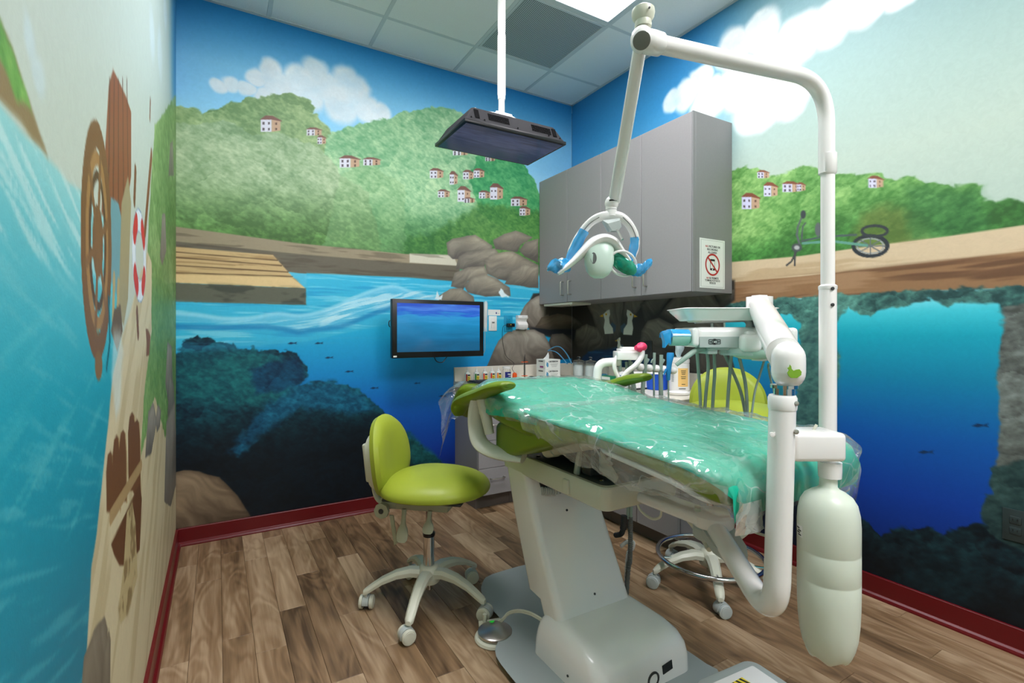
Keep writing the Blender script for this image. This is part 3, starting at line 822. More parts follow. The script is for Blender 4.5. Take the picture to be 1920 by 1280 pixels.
mr.foliage(below([(1100, 940), (1300, 930), (1480, 920), (1560, 960), (1620, 1100)])[:-2] + [(1620, 1200), (1100, 1000)], (4, 10, 26), (8, 22, 48), 0.12, .02, soft=.04, a=.9)
for f in ((1838, 797, 16), (1736, 847, 15), (1440, 760, 12)): mr.fish(*f)
# rocks below the cabinets, near the corner
mr.fill(off([(600, -40), (1830, -60), (1830, 90), (1720, 170), (1740, 290), (1850, 700), (600, 700)], *O2), (50, 47, 42), 0.01)
dk = ((122, 118, 104), (48, 46, 42))
for P, a in (([(700, 95), (1010, 60), (985, 300), (960, 400), (860, 460), (790, 300), (760, 200)], 1.1),
             ([(1000, 66), (1165, 40), (1140, 120), (1000, 320), (975, 260)], 1.2),
             ([(1120, 120), (1250, 28), (1375, 34), (1270, 170), (1160, 260)], .9),
             ([(1262, 205), (1400, 28), (1655, 15), (1725, 155), (1560, 190), (1400, 265)], .6),
             ([(1660, 15), (1830, 15), (1815, 85), (1735, 135)], .3),
             ([(1132, 320), (1180, 240), (1262, 222), (1370, 275), (1400, 420), (1250, 560), (1120, 430)], .4),
             ([(1370, 270), (1560, 190), (1735, 150), (1745, 290), (1840, 640), (1480, 640), (1400, 430)], .5),
             ([(600, 205), (668, 255), (690, 280), (600, 305)], .2),
             ([(625, 405), (638, 310), (720, 270), (800, 300), (868, 400), (840, 470), (730, 475), (660, 470)], -.8)):
    mr.rock(off(P, *O2), dk[0], dk[1], a)
mr.fill(off([(600, 300), (640, 310), (625, 400), (600, 380)], *O2), (32, 34, 38), .01)
mr.fill(off([(740, 472), (960, 445), (1140, 440), (1240, 560), (1240, 640), (640, 640), (690, 520)], *O2), (16, 46, 78), 0.01, .01, 20)
mr.streaks(off([(740, 472), (960, 445), (1140, 440), (1240, 560), (1240, 640), (640, 640), (690, 520)], *O2), (40, 96, 132), .5, 5, 60, .52)
def gull(u, v, h, f=1, body=True):
    """a plain white gull standing on the rocks"""
    P = lambda L: [(u + f * x * h, v - y * h) for x, y in L]
    mr.fill(P([(.22, .0), (.34, .12), (.36, .32), (.22, .44), (.10, .30)]), (64, 82, 96), .003)
    mr.fill(P([(-.06, .0), (.26, .02), (.24, .22), (.12, .40), (.10, .62), (.14, .74), (.12, .92), (.02, .88), (-.12, .74), (-.06, .52), (-.10, .25)]), (206, 212, 198), .003)
    mr.fill(P([(-.13, .74), (-.26, .66), (-.13, .64)]), (226, 176, 40), .002)
    mr.fill(ell(u - f * .01 * h, v - .74 * h, h * .035, h * .045), (240, 200, 60), .002); mr.fill(ell(u - f * .01 * h, v - .74 * h, h * .015, h * .02), (20, 20, 20), .0015)
gull(1137, 626, 50); gull(1182, 628, 52, -1); gull(1160, 656, 26)
mr.carry_on(0.60)
mr.build('wall_right')

# ---- left wall
ul = np.concatenate([np.linspace(YF, 0.6, 130)[:-1], np.arange(0.6, YB + .002, 0.006 if MURAL_FINE else 0.015)])
ml = Mural('left', ul, np.arange(0, ZC + .007, 0.006 if MURAL_FINE else 0.015))
ml.c = ml.grad([(0, (164, 170, 152)), (1.4, (180, 190, 176)), (2.0, (172, 188, 180)), (3.09, (168, 186, 182))])
ml.cloud([(285, 60, 60), (300, 100, 60), (310, 20, 50), (60, 60, 60), (75, 130, 60)], (190, 212, 222), .5, .6)
# the far end of the sky turns blue towards the back wall
k = (sstep(2.75, 3.29, ml.x) * sstep(2.2, 2.5, ml.z))[:, None]; ml.c = ml.c * (1 - k) + A3((60, 140, 192)) * k
# green slope at the top left, over the water
ml.fill([(-60, -120), (0, 35), (22, 90), (45, 165), (68, 230), (88, 285), (92, 298), (40, 235), (0, 192), (-60, 140)], (132, 112, 74), .006, .01, 12)
ml.foliage([(-60, -120), (0, 35), (22, 90), (45, 165), (60, 215), (30, 180), (0, 110), (-60, 0)], (78, 134, 50), (136, 186, 92), .12, .01)
# sea
sea = [(-80, 120), (0, 194), (45, 245), (92, 300), (130, 342), (165, 368), (190, 400), (215, 470), (225, 560), (226, 640), (212, 700), (206, 760), (204, 800), (196, 860), (190, 920), (182, 1000), (172, 1060), (165, 1180), (150, 1500), (-300, 1500), (-300, 120)]
idx, m, sd = ml.poly(sea, .006, .008, 10)
g = ml.grad([(0, (6, 84, 104)), (0.35, (10, 100, 122)), (0.8, (14, 124, 146)), (1.1, (30, 148, 166)), (1.28, (78, 172, 182)), (1.42, (134, 194, 194)), (1.75, (176, 208, 202))])
ml.put(m, g[idx], idx)
ml.streaks([(-80, 120), (0, 194), (92, 300), (165, 368), (215, 470), (225, 560), (100, 500), (-80, 440)], (206, 222, 216), .5, 6, 80, .52, slope=.38)
ml.streaks(sea, (150, 206, 206), .22, 7, 90, .58, slope=.3)
ml.streaks([(-80, 560), (220, 560), (212, 700), (190, 920), (165, 1000), (-80, 1000)], (96, 186, 190), .3, 5, 70, .6, slope=-.35)
# bank at the far end: grass, path, stones, sand
ml.foliage([(290, 235), (300, 222), (315, 200), (326, 180), (336, 176), (340, 1100), (300, 800), (285, 560), (276, 470), (284, 330)], (84, 124, 62), (148, 180, 116), .10, .015)
sand = [(226, 640), (240, 600), (262, 520), (276, 470), (296, 520), (300, 620), (316, 700), (340, 760), (340, 1120), (290, 1400), (150, 1400), (165, 1180), (172, 1060), (182, 1000), (190, 920), (196, 860), (206, 760), (212, 700)]
ml.fill(sand, (196, 184, 148), .006, .006, 10)
ml.streaks(sand, (164, 148, 108), .5, 4, 14, .5, slope=-.9)
ml.foliage([(284, 480), (300, 500), (322, 560), (336, 620), (338, 800), (310, 820), (290, 740), (270, 830), (264, 860), (270, 740), (284, 620)], (84, 126, 60), (140, 172, 104), .09, .015)
for P in ([(272, 860), (278, 770), (288, 755), (294, 790), (284, 850)], [(292, 790), (296, 755), (302, 770), (300, 800), (294, 812)], [(310, 720), (314, 640), (322, 650), (324, 720), (316, 760)], [(314, 780), (318, 700), (326, 720), (328, 780)],
          [(308, 940), (312, 790), (328, 750), (332, 900), (320, 950)], [(300, 480), (304, 400), (310, 400), (312, 470), (304, 500)], [(316, 330), (319, 270), (324, 262), (326, 330)]):
    ml.rock(P, (156, 150, 136), (96, 92, 84), 1.2)
for P in ([(150, 1330), (158, 1230), (176, 1180), (196, 1152), (202, 1180), (200, 1240), (190, 1330)], [(188, 1330), (196, 1220), (204, 1180), (208, 1200), (206, 1330)]): ml.rock(P, (134, 126, 108), (92, 84, 70), 1.3)
# wooden wheel, boards, tank, life ring, oars, fence
ml.fill([(190, 400), (196, 300), (204, 160), (212, 130), (222, 150), (236, 180), (246, 210), (246, 330), (236, 400), (222, 420), (208, 420)], (128, 72, 40), .004)
for u0, u1 in ((206, 203), (214, 212), (222, 222), (230, 232), (238, 241)): ml.line([(u0, 150), (u1, 400)], .006, (80, 42, 24), .8)
ml.fill([(206, 520), (208, 370), (222, 380), (230, 420), (228, 520), (222, 560)], (100, 146, 152), .004)
ml.fill([(222, 590), (228, 380), (240, 330), (246, 380), (240, 560), (232, 610)], (150, 140, 104), .004)
for r_, w_, c_ in ((1.0, .026, (112, 76, 38)), (.78, .014, (150, 112, 62)), (.62, .010, (84, 56, 30)), (.25, .02, (112, 78, 44))):
    ml.line([(1.222 + .115 * r_ * math.cos(a * math.pi / 24), 1.367 + .205 * r_ * math.sin(a * math.pi / 24)) for a in range(49)], w_, c_, raw=True)
for a in range(6): ml.line([(1.222, 1.367), (1.222 + .10 * math.cos(a * math.pi / 3 + .3), 1.367 + .18 * math.sin(a * math.pi / 3 + .3))], .010, (120, 84, 46), raw=True)
ml.line([(204, 560), (206, 640), (200, 690)], .008, (20, 90, 100)); ml.fill(ell(185, 685, 7, 28), (124, 92, 52)); ml.line([(214, 520), (212, 600)], .014, (170, 150, 100)); ml.line([(222, 530), (220, 610)], .014, (170, 150, 100))
ml.fill([(208, 620), (214, 580), (226, 570), (230, 620), (220, 660)], (96, 72, 46), .004)
q0 = ml.pt((262, 480))
ring = [(q0[0] + .118 * math.cos(a * math.pi / 20), q0[1] + .105 * math.sin(a * math.pi / 20)) for a in range(41)]
ml.line(ring, .034, (110, 140, 170), raw=True); ml.line(ring, .030, (206, 216, 222), raw=True)
for a in (4, 14, 24, 34): ml.line(ring[a:a + 4], .030, (186, 44, 40), raw=True)
ml.line([(284, 290), (278, 360), (272, 432)], .024, (120, 72, 40)); ml.line([(254, 320), (252, 375)], .02, (110, 66, 36)); ml.line([(282, 188), (281, 222)], .012, (110, 66, 36)); ml.line([(257, 585), (259, 625)], .02, (110, 66, 36))
ml.fill([(273, 615), (278, 618), (282, 630), (280, 665), (274, 668), (275, 645)], (118, 74, 42), .004)
for u, t0, t1 in ((207, 845, 960), (219, 815, 955), (231, 805, 940), (248, 772, 920), (257, 785, 925)):
    ml.fill([(u - 7, t1), (u - 8, t0 + 40), (u - 5, t0 + 8), (u, t0), (u + 4, t0 + 8), (u + 6, t0 + 40), (u + 7, t1)], (104, 68, 38), .004)
    ml.line([(u + 4, t0 + 10), (u + 6, t0 + 40), (u + 7, t1)], .006, (158, 132, 88))
ml.fill([(208, 1020), (262, 905), (266, 935), (262, 1030), (240, 1060), (224, 1060), (214, 1040)], (92, 58, 32), .004)
ml.line([(208, 970), (265, 872)], .018, (160, 134, 92))
net = [(232, 1060), (238, 960), (248, 940), (254, 980), (258, 1080), (240, 1150), (226, 1170), (222, 1140)]
ml.fill(net, (176, 160, 116), .004); ml.streaks(net, (112, 92, 58), .7, 20, 20, .45)
ml.fill([(212, 610), (226, 620), (232, 660), (226, 760), (218, 780), (208, 690)], (196, 214, 212), .02, .02, 16, a=.6)
ml.carry_on(0.68)
ml.build('wall_left')
# ------------------------------------------------------------------ cabinets and counter
X1, Y1 = Vector((1, 0, 0)), Vector((0, 1, 0))
def bar_pull(b, p0, p1, out, r=0.0045, h=0.03):
    p0, p1, out = Vector(p0), Vector(p1), Vector(out)
    tube(b, fillet([p0, p0 + out * h, p1 + out * h, p1], 0.010, 4), r, 8)
def door_slab(name, parent, lo, hi, axis, front, th=0.019, gap=0.0016):
    """slab in the plane axis ('x': facing -X, 'y': facing -Y); lo, hi = (along, z)"""
    b = newbm()
    a0, z0 = lo; a1, z1 = hi
    c = ((a0 + a1) / 2, (z0 + z1) / 2); s = (abs(a1 - a0) - 2 * gap, z1 - z0 - 2 * gap)
    if axis == 'x': box(b, (front + th / 2, c[0], c[1]), (th, s[0], s[1]), 0.0012, 1)
    else: box(b, (c[0], front + th / 2, c[1]), (s[0], th, s[1]), 0.0012, 1)
    return obj(name, b, M['lamgrey'], parent)

XU = 2.24; ZU0, ZU1 = 1.416, 2.40
seam = [YB - 0.004] + [onX(u, 500, XU).y for u in (1063.4, 1126.7, 1202.4, 1297)]
for i, (a, b_, lb) in enumerate(((0, 2, 'grey two-door wall cabinet in the corner by the back wall'), (2, 4, 'grey two-door wall cabinet nearest the room, with a paper sign on its end'))):
    ya, yb = seam[a], seam[b_]
    if i == 1: yend = 1.804
    else: yend = yb
    t = thing('wall_cabinet', lb, 'cabinet', ((XU + XR) / 2, (ya + yend) / 2, ZU0), 'grey wall cabinets')
    b = newbm(); box(b, ((XU + 0.02 + XR) / 2, (ya + yend) / 2, (ZU0 + ZU1) / 2), (XR - XU - 0.02, ya - yend - 0.0005, ZU1 - ZU0), 0.001, 1); obj('body', b, M['lamside'], t)
    if i == 1:
        b = newbm(); box(b, (XU + 0.010, (yb + yend) / 2, (ZU0 + ZU1) / 2), (0.02, yb - yend - 0.002, ZU1 - ZU0)); obj('filler_strip', b, M['lamside'], t)
    for k in (a, a + 1):
        d = door_slab('door', t, (seam[k + 1], ZU0), (seam[k], ZU1), 'x', XU)
        hy = seam[a + 1] + (0.045 if k == a else -0.045)
        b = newbm(); bar_pull(b, (XU, hy, ZU0 + 0.055), (XU, hy, ZU0 + 0.155), (-1, 0, 0)); obj('handle', b, M['steel'], d)

# counter: shallow run on the back wall, deeper run on the right wall
XC0, YC1 = 1.50, 2.916; XCF = 2.09; YCE = 1.78; ZT = 0.838
t = thing('drawer_cabinet', 'grey base cabinet with four drawers under the left end of the counter', 'cabinet', (XC0 + 0.13, (YC1 + YB) / 2, 0))
b = newbm(); box(b, ((XC0 + 1.772) / 2, (YC1 + 0.02 + YB) / 2, 0.45), (0.272, YB - YC1 - 0.02, 0.704), 0.001, 1); obj('body', b, M['lamside'], t)
b = newbm(); box(b, ((XC0 + 1.772) / 2 + 0.004, (YC1 + 0.06 + YB) / 2, 0.049), (0.264, YB - YC1 - 0.06, 0.098)); obj('toe_kick', b, M['toe'], t)
zz = [0.098, 0.28, 0.464, 0.64, 0.80]
for k in range(4):
    d = door_slab('drawer', t, (XC0, zz[k]), (1.770, zz[k + 1]), 'y', YC1)
    b = newbm(); zc = zz[k] + (zz[k + 1] - zz[k]) * 0.62; bar_pull(b, (1.590, YC1, zc), (1.690, YC1, zc), (0, -1, 0)); obj('handle', b, M['steel'], d)
t = thing('corner_cabinet', 'grey base cabinet filling the corner behind the dental chair', 'cabinet', (1.93, 3.1, 0))
b = newbm(); box(b, ((1.774 + 2.105) / 2, (YC1 + 0.02 + YB) / 2, 0.45), (2.105 - 1.774, YB - YC1 - 0.02, 0.704), 0.001, 1); obj('body', b, M['lamside'], t)
b = newbm(); box(b, ((1.774 + 2.105) / 2, (YC1 + 0.06 + YB) / 2, 0.049), (0.33, YB - YC1 - 0.06, 0.098)); obj('toe_kick', b, M['toe'], t)
d = door_slab('door', t, (1.774, 0.098), (2.07, 0.80), 'y', YC1)
b = newbm(); bar_pull(b, (1.81, YC1, 0.62), (1.81, YC1, 0.72), (0, -1, 0)); obj('handle', b, M['steel'], d)
ysplit = [YCE, 2.073, 2.366, 2.64, YC1 + 0.02]
for a, lb in ((0, 'grey base cabinet at the near end of the right-hand counter'), (2, 'grey base cabinet between the corner and the near base cabinet')):
    y0, y1 = ysplit[a], ysplit[a + 2]
    t = thing('base_cabinet', lb, 'cabinet', ((XCF + XR) / 2, (y0 + y1) / 2, 0), 'grey base cabinets')
    b = newbm(); box(b, ((XCF + 0.02 + XR) / 2, (y0 + y1) / 2, 0.45), (XR - XCF - 0.022, y1 - y0 - 0.001, 0.704), 0.001, 1); obj('body', b, M['lamside'], t)
    b = newbm(); box(b, ((XCF + 0.07 + XR) / 2, (y0 + y1) / 2, 0.049), (XR - XCF - 0.072, y1 - y0 - 0.001, 0.098)); obj('toe_kick', b, M['toe'], t)
    for k in (a, a + 1):
        d = door_slab('door', t, (ysplit[k], 0.098), (min(ysplit[k + 1], YC1 - 0.001), 0.80), 'x', XCF)
        hy = ysplit[a + 1] + (0.04 if k == a + 1 else -0.04)
        b = newbm(); bar_pull(b, (XCF, hy, 0.66), (XCF, hy, 0.76), (-1, 0, 0)); obj('handle', b, M['steel'], d)
t = thing('countertop', 'pale speckled laminate countertop with backsplash running round the corner', 'countertop', (2.0, 2.6, ZT))
b = newbm()
prism(b, [(XC0 - 0.012, YB - 0.001), (XC0 - 0.012, YC1 - 0.02), (XCF - 0.02, YC1 - 0.02), (XCF - 0.02, YCE - 0.012), (XR - 0.001, YCE - 0.012), (XR - 0.001, YB - 0.001)], (0, 0, ZT - 0.036), X1, Y1, 0.036)
obj('slab', b, M['counter'], t)
b = newbm(); box(b, ((XC0 - 0.012 + XR) / 2, YB - 0.0105, ZT + 0.05), (XR - XC0 + 0.01, 0.019, 0.1), 0.001, 1); obj('backsplash', b, M['counter'], t)
b = newbm(); box(b, (XR - 0.0105, (YCE - 0.012 + YB - 0.02) / 2, ZT + 0.05), (0.019, YB - YCE - 0.009, 0.1), 0.001, 1); obj('backsplash', b, M['counter'], t)
# little panel under the corner wall cabinet
b = newbm(); box(b, (2.335, 3.05, ZU0 - 0.009), (0.18, 0.36, 0.017), 0.003); box(b, (2.26, 2.90, ZU0 - 0.021), (0.012, 0.012, 0.008), 0.002)
single('under_cabinet_light', b, M['cream'], 'flat white light bar under the corner wall cabinet', 'light', loc=(2.335, 3.05, ZU0))

# sign on the cabinet end
tl = onY(1312, 445, 1.8025); br = onY(1358.9, 542, 1.8025)
sw, sh = br.x - tl.x, tl.z - br.z; sx0, sz0 = tl.x + sw / 2, tl.z - sh / 2
t = thing('paper_sign', 'white paper sign on the cabinet end with a crossed-out phone', 'sign', (sx0, 1.803, sz0))
b = newbm(); box(b, (sx0, 1.8032, sz0), (sw, 0.0012, sh)); obj('sheet', b, M['paper'], t)
ZD = Vector((0, 0, 1))
b = newbm()
for dx, dz, w_, h_ in ((0, sh * .47, sw * .9, .0007), (0, -sh * .47, sw * .9, .0007), (-sw * .45, 0, .0007, sh * .94), (sw * .45, 0, .0007, sh * .94)): box(b, (sx0 + dx, 1.8024, sz0 + dz), (w_, .0005, h_))
for s_, dz, k in (('PICTURES OR', .345, .085), ('RECORDING', .285, 0), ('ALLOWED', .225, 0), ('SE PERMITE', -.295, .06), ('TOMAR FOTOS O', -.345, 0), ('VIDEOS', -.395, 0)):
    put_text(b, s_, sh * .058, (sx0 + sw * k, 1.8024, sz0 + sh * dz), X1, ZD, bold=.0002)
obj('lettering', b, M['ink'], t)
b = newbm()
put_text(b, 'NO', sh * .058, (sx0 - sw * .22, 1.8024, sz0 + sh * .345), X1, ZD, bold=.0002); obj('red_word', b, M['inkred'], t); b = newbm(); put_text(b, 'NO', sh * .052, (sx0 - sw * .19, 1.8024, sz0 - sh * .295), X1, ZD, bold=.0002)
obj('red_word', b, M['inkred'], t)
b = newbm(); R0 = sw * .29; zc = sz0 - sh * .02
prism(b, rrect(sw * .095, sh * .115, .004), (sx0, 1.8026, zc), X1, ZD, .0004); obj('phone_picture', b, M['ink'], t)
b = newbm(); prism(b, rrect(sw * .08, sh * .072, .001), (sx0, 1.8021, zc), X1, ZD, .0003); prism(b, rrect(.004, .004, .0035), (sx0, 1.8021, zc - sh * .095), X1, ZD, .0003); obj('phone_screen', b, M['paper'], t)
b = newbm(); n = 40
ro = [(sx0 + R0 * math.cos(2 * math.pi * i / n), zc + R0 * 1.0 * math.sin(2 * math.pi * i / n)) for i in range(n)]
ri = [(sx0 + R0 * .84 * math.cos(2 * math.pi * i / n), zc + R0 * .84 * math.sin(2 * math.pi * i / n)) for i in range(n)]
skin(b, [[Vector((o_[0], y, o_[1])), Vector((q[0], y, q[1])), Vector((q[0], y - .0004, q[1])), Vector((o_[0], y - .0004, o_[1]))] for o_, q in zip(ro, ri) for y in (1.8019,)], False, True)
box(b, (sx0, 1.8017, zc), (R0 * 1.75, .0004, R0 * .16), M=Matrix.Rotation(math.radians(45), 3, 'Y')); obj('prohibition_ring', b, M['inkred'], t)

# ------------------------------------------------------------------ on the counter
def at_counter(u, Y): p = onY(u, 700, Y); return Vector((p.x, Y, ZT))
lids = [(150, 40, 40), (40, 120, 50), (210, 70, 40), (200, 50, 40), (225, 130, 60)]
names = ['pink-edged', 'green-edged', 'red-edged', 'dark red-edged', 'orange-edged']
names = [('squeeze bottle with a dull red side label, leftmost in the bottle row'), ('small squeeze bottle with a green side label, second in the bottle row'), ('small squeeze bottle with a vermilion side label, middle of the bottle row'),
         ('small squeeze bottle with a bright red side label, fourth in the bottle row'), ('small squeeze bottle with an orange side label, last in the bottle row, beside the jar')]
for k, u in enumerate((876.4, 893.3, 908.7, 922.5, 934.5)):
    p = at_counter(u, 3.20)
    t = thing('squeeze_bottle', names[k], 'bottle', p, 'squeeze bottles in a row on the counter')
    b = newbm(); skin(b, [[p + Vector((x, y, z)) for x, y in rrect(hw, hd, .005, 3)] for z, hw, hd in ((.001, .016, .010), (.003, .018, .012), (.058, .018, .012), (.066, .013, .011), (.070, .008, .008))]); obj('body', b, M['paper'], t)
    ml_ = mat('side_label', lids[k], .5, var=.03)
    b = newbm(); box(b, p + Vector((-.0115, -.0124, .030)), (.012, .0012, .050)); obj('side_label', b, ml_, t)
    b = newbm(); box(b, p + Vector((.006, -.0124, .022)), (.021, .0012, .034)); obj('label', b, M['yellow'], t)
    b = newbm()
    for i in range(4): box(b, p + Vector((.006 - (.002 if i % 2 else 0), -.0132, .010 + i * .007)), (.016 - .003 * (i % 2), .0008, .003), M=Matrix.Rotation(.25, 3, 'Y'))
    box(b, p + Vector((.006, -.0132, .047)), (.019, .0008, .010)); obj('print', b, M['ink'], t)
    b = newbm(); lathe(b, [(.009, .068), (.009, .078), (.004, .082), (.0025, .097), (.001, .099)], p, 12); obj('nozzle_cap', b, M['white'], t)
M['glass'] = mat('clear_glass', (236, 242, 240), .04, var=.005, trans=1.0, ior=1.3, alpha=.55)
M['cotton'] = mat('white_cotton', (236, 240, 238), .8, var=.03)
p = at_counter(950, 3.17)
t = thing('ointment_jar', 'clear jar with white lid and blue label beside the orange gadget', 'jar', p)
b = newbm(); lathe(b, [(.028, 0), (.031, .004), (.031, .074), (.026, .082)], p); obj('body', b, M['glass'], t)
b = newbm(); lathe(b, [(.027, .081), (.029, .083), (.029, .099), (.026, .101)], p); obj('lid', b, M['white'], t)
b = newbm(); skin(b, [[p + Vector((r * math.sin(a), -r * math.cos(a), z)) for r in (.0316, .0322) for z in ((.012, .062) if r < .032 else (.062, .012))] for a in np.linspace(-.9, 1.2, 12)]); obj('label', b, M['navy'], t)
b = newbm(); box(b, p + Vector((.002, -.0328, .045)), (.024, .001, .007), M=Matrix.Rotation(.1, 3, 'Y')); box(b, p + Vector((.008, -.0325, .030)), (.020, .001, .005)); obj('print', b, M['paper'], t)
p = at_counter(965, 3.13)
t = thing('orange_charger', 'small orange charger standing at the end of a thin black cord', 'charger', p)
b = newbm(); skin(b, [[p + Vector((x, y, z)) for x, y in rrect(hw, .010, .004, 3)] for z, hw in ((0, .015), (.002, .0165), (.045, .0155), (.052, .010), (.056, .005))]); obj('body', b, M['orange'], t)
p = at_counter(983.5, 3.12)
t = thing('dental_syringe', 'clear upright syringe with orange finger flange standing on the counter', 'syringe', p)
b = newbm(); lathe(b, [(.030, 0), (.030, .006), (.012, .010), (.011, .014)], p, 18); obj('foot', b, M['glass'], t)
b = newbm(); lathe(b, [(.010, .013), (.010, .125), (.006, .130), (.005, .135)], p, 16); obj('barrel', b, M['glass'], t)
b = newbm(); lathe(b, [(.004, .02), (.004, .135), (.009, .137), (.009, .141)], p, 12); obj('plunger', b, M['dark'], t)
b = newbm(); box(b, p + Vector((0, 0, .133)), (.055, .018, .005), .002); box(b, p + Vector((0, 0, .030)), (.046, .02, .005), .002); obj('finger_flange', b, M['orange'], t)
b = newbm(); tube(b, [p + Vector((0, 0, .141)), p + Vector((.001, 0, .165)), p + Vector((.004, 0, .19))], [.005, .004, .0012], 10); obj('tip', b, M['dark'], t)
# keyboard and mouse
kp = Vector((1.72, 3.035, ZT))
t = thing('keyboard', 'black computer keyboard lying on the counter in front of the bottles', 'keyboard', kp)
b = newbm(); box(b, kp + Vector((0, 0, .009)), (.43, .135, .016), .004); obj('case', b, M['black'], t)
me = None
for r in range(5):
    for c_ in range(16):
        if me is None:
            b = newbm(); box(b, (0, 0, 0), (.021, .019, .007), .002, 1); finish(b); me = bpy.data.meshes.new('key'); b.to_mesh(me); b.free(); me.materials.append(M['black'])
        o = bpy.data.objects.new('key', me); COL.objects.link(o); o.parent = t; o.location = (-.195 + c_ * .026, -.048 + r * .024, .019)
mp_ = Vector((1.99, 3.02, ZT))
t = thing('computer_mouse', 'black computer mouse beside the keyboard', 'mouse', mp_)
b = newbm(); ellipsoid(b, mp_ + Vector((0, 0, .002)), (.032, .052, .034), 18); bmesh.ops.bisect_plane(b, geom=list(b.verts) + list(b.edges) + list(b.faces), plane_co=mp_, plane_no=(0, 0, -1), clear_outer=True); bmesh.ops.holes_fill(b, edges=b.edges); obj('shell', b, M['black'], t)
b = newbm(); lathe(b, [(.006, -.003), (.007, 0), (.006, .003)], mp_ + Vector((0, -.03, .028)), 12, (1, 0, 0)); obj('scroll_wheel', b, M['rubber'], t)
# glove boxes
gx, gy = 2.21, 3.12
for k, lb in enumerate(('white printed cardboard box, lower of the two stacked by the glass jars', 'white printed cardboard box, upper of the two stacked by the glass jars')):
    z0 = ZT + k * .0745
    t = thing('cardboard_box', lb, 'box', (gx, gy, z0), 'stacked white boxes')
    b = newbm(); box(b, (gx, gy, z0 + .0372), (.14, .12, .0740), .0012, 1); obj('carton', b, M['paper'], t)
    b = newbm(); put_text(b, 'CRITERION', .017, (gx + .004, gy - .0606, z0 + .058), X1, ZD, bold=.0005)
    put_text(b, 'CRITERION', .012, (gx - .0706, gy, z0 + .060), -Y1, ZD, bold=.0004)
    for i in range(3): box(b, (gx + .012, gy - .0604, z0 + .040 - i * .010), (.07 - .012 * i, .0006, .0016))
    obj('print', b, M['ink'], t)
    b = newbm(); box(b, (gx - .0705, gy - .012, z0 + .018), (.0008, .045, .013)); obj('violet_patch', b, M['violet'], t)
    b = newbm(); prism(b, [(0, 0), (.012, .006), (.010, .030), (-.004, .042), (-.010, .018)], (gx - .052, gy - .0603, z0 + .016), X1, ZD, .0006); obj('blue_motif', b, M['bluepale'], t)
    if k:
        b = newbm(); q = Vector((gx - .02, gy, z0 + .0745)); A = [q + Vector(v_) for v_ in ((-.03, .0, 0), (.03, .005, 0), (.028, .0, .030), (.022, .003, .052), (-.005, -.004, .022))]
        skin(b, [A, [a_ + Vector((0, .002, 0)) for a_ in A]]); obj('tissue', b, M['cotton'], t)
# glass jars with lids
for k, (u, Y, fill, lb) in enumerate(((1085, 2.96, 'cotton', 'lidded glass jar packed with white cotton, next to the cardboard boxes'), (1107, 2.86, 'cotton', 'lidded glass jar of white pads, middle one of the three jars'), (1130, 2.72, 'bluepale', 'lidded glass jar with small blue items, nearest the white pipe'))):
    p = at_counter(u, Y)
    t = thing('glass_jar', lb, 'jar', p, 'lidded glass jars')
    b = newbm(); lathe(b, [(.040, 0), (.044, .004), (.044, .125), (.041, .132), (.038, .132), (.041, .124), (.041, .008), (.037, .005)], p); obj('vessel', b, M['glass'], t)
    b = newbm(); lathe(b, [(.043, .133), (.044, .137), (.036, .143), (.010, .147), (.008, .154), (.014, .160), (.013, .168), (.006, .171)], p); obj('lid', b, M['glass'], t)
    b = newbm(); lathe(b, [(.034, .007), (.039, .012), (.0385, .095 if k < 2 else .05), (.030, .106 if k < 2 else .056)], p, 20); obj('contents', b, M[fill], t)
# pale blue visor leaning behind the jars
p = at_counter(1078, 3.05)
b = newbm()
for sgn, w_ in ((1, .020),):
    P = [Vector((2.25, 3.18, ZT + .21)) + Vector((.055 * i / 9 * 2 + .02 * math.sin(i / 9 * math.pi), -.16 * i / 9, .060 * math.sin(min(1, i / 4.5) * math.pi / 2) - .155 * (i / 9) ** 2)) for i in range(10)]
    tube(b, spline(P, 2), .013, 10, shape=(1.0, .3))
    P2 = [q + Vector((-.045 * i / 9, 0, -.05 * math.sin(i / 9 * math.pi))) for i, q in enumerate(P)]
    tube(b, spline(P2, 2), .011, 10, shape=(1.0, .3))
single('blue_visor', b, M['bluepale'], 'translucent pale blue face visor band propped behind the glass jars', 'visor', loc=(2.29, 3.1, ZT))
# white counter-top device, blue tub, wipes canister, dish
p = Vector((2.27, 2.29, ZT))
t = thing('mixing_unit', 'white wedge-shaped counter device with a blue-grey window, beside the blue tub', 'device', p)
b = newbm(); skin(b, [[p + Vector((x, y, z)) for x, y in rrect(hw, hd, .02, 4)] for z, hw, hd in ((.010, .085, .075), (.012, .09, .08), (.06, .085, .075), (.10, .066, .06), (.108, .055, .05))]); obj('housing', b, M['white'], t)
b = newbm(); skin(b, [[p + Vector((x, y, z)) for x, y in rrect(.087, .077, .02, 4)] for z in (0, .0105)]); obj('base', b, M['dark'], t)
b = newbm(); box(b, p + Vector((-.0775, 0, .07)), (.01, .09, .035), .003, M=Matrix.Rotation(-.35, 3, 'Y')); obj('window', b, M['bluepale'], t)
p = Vector((2.30, 2.54, ZT))
t = thing('floss_box', 'small green patterned box on the counter beside the jars', 'box', p)
b = newbm(); box(b, p + Vector((0, 0, .03)), (.05, .09, .06), .003); obj('carton', b, mat('green_print', (30, 130, 90), .5, var=.4, vscale=120), t)
b = newbm(); box(b, p + Vector((-.0255, .0, .045)), (.001, .08, .02)); obj('label', b, M['paper'], t)
p = Vector((2.37, 2.18, ZT))
t = thing('blue_tub', 'blue round plastic tub with white lid on the counter', 'tub', p)
b = newbm(); lathe(b, [(.058, 0), (.062, .004), (.066, .090), (.068, .092), (.068, .096), (.060, .096)], p, 40); obj('tub', b, M['blue'], t)
b = newbm()
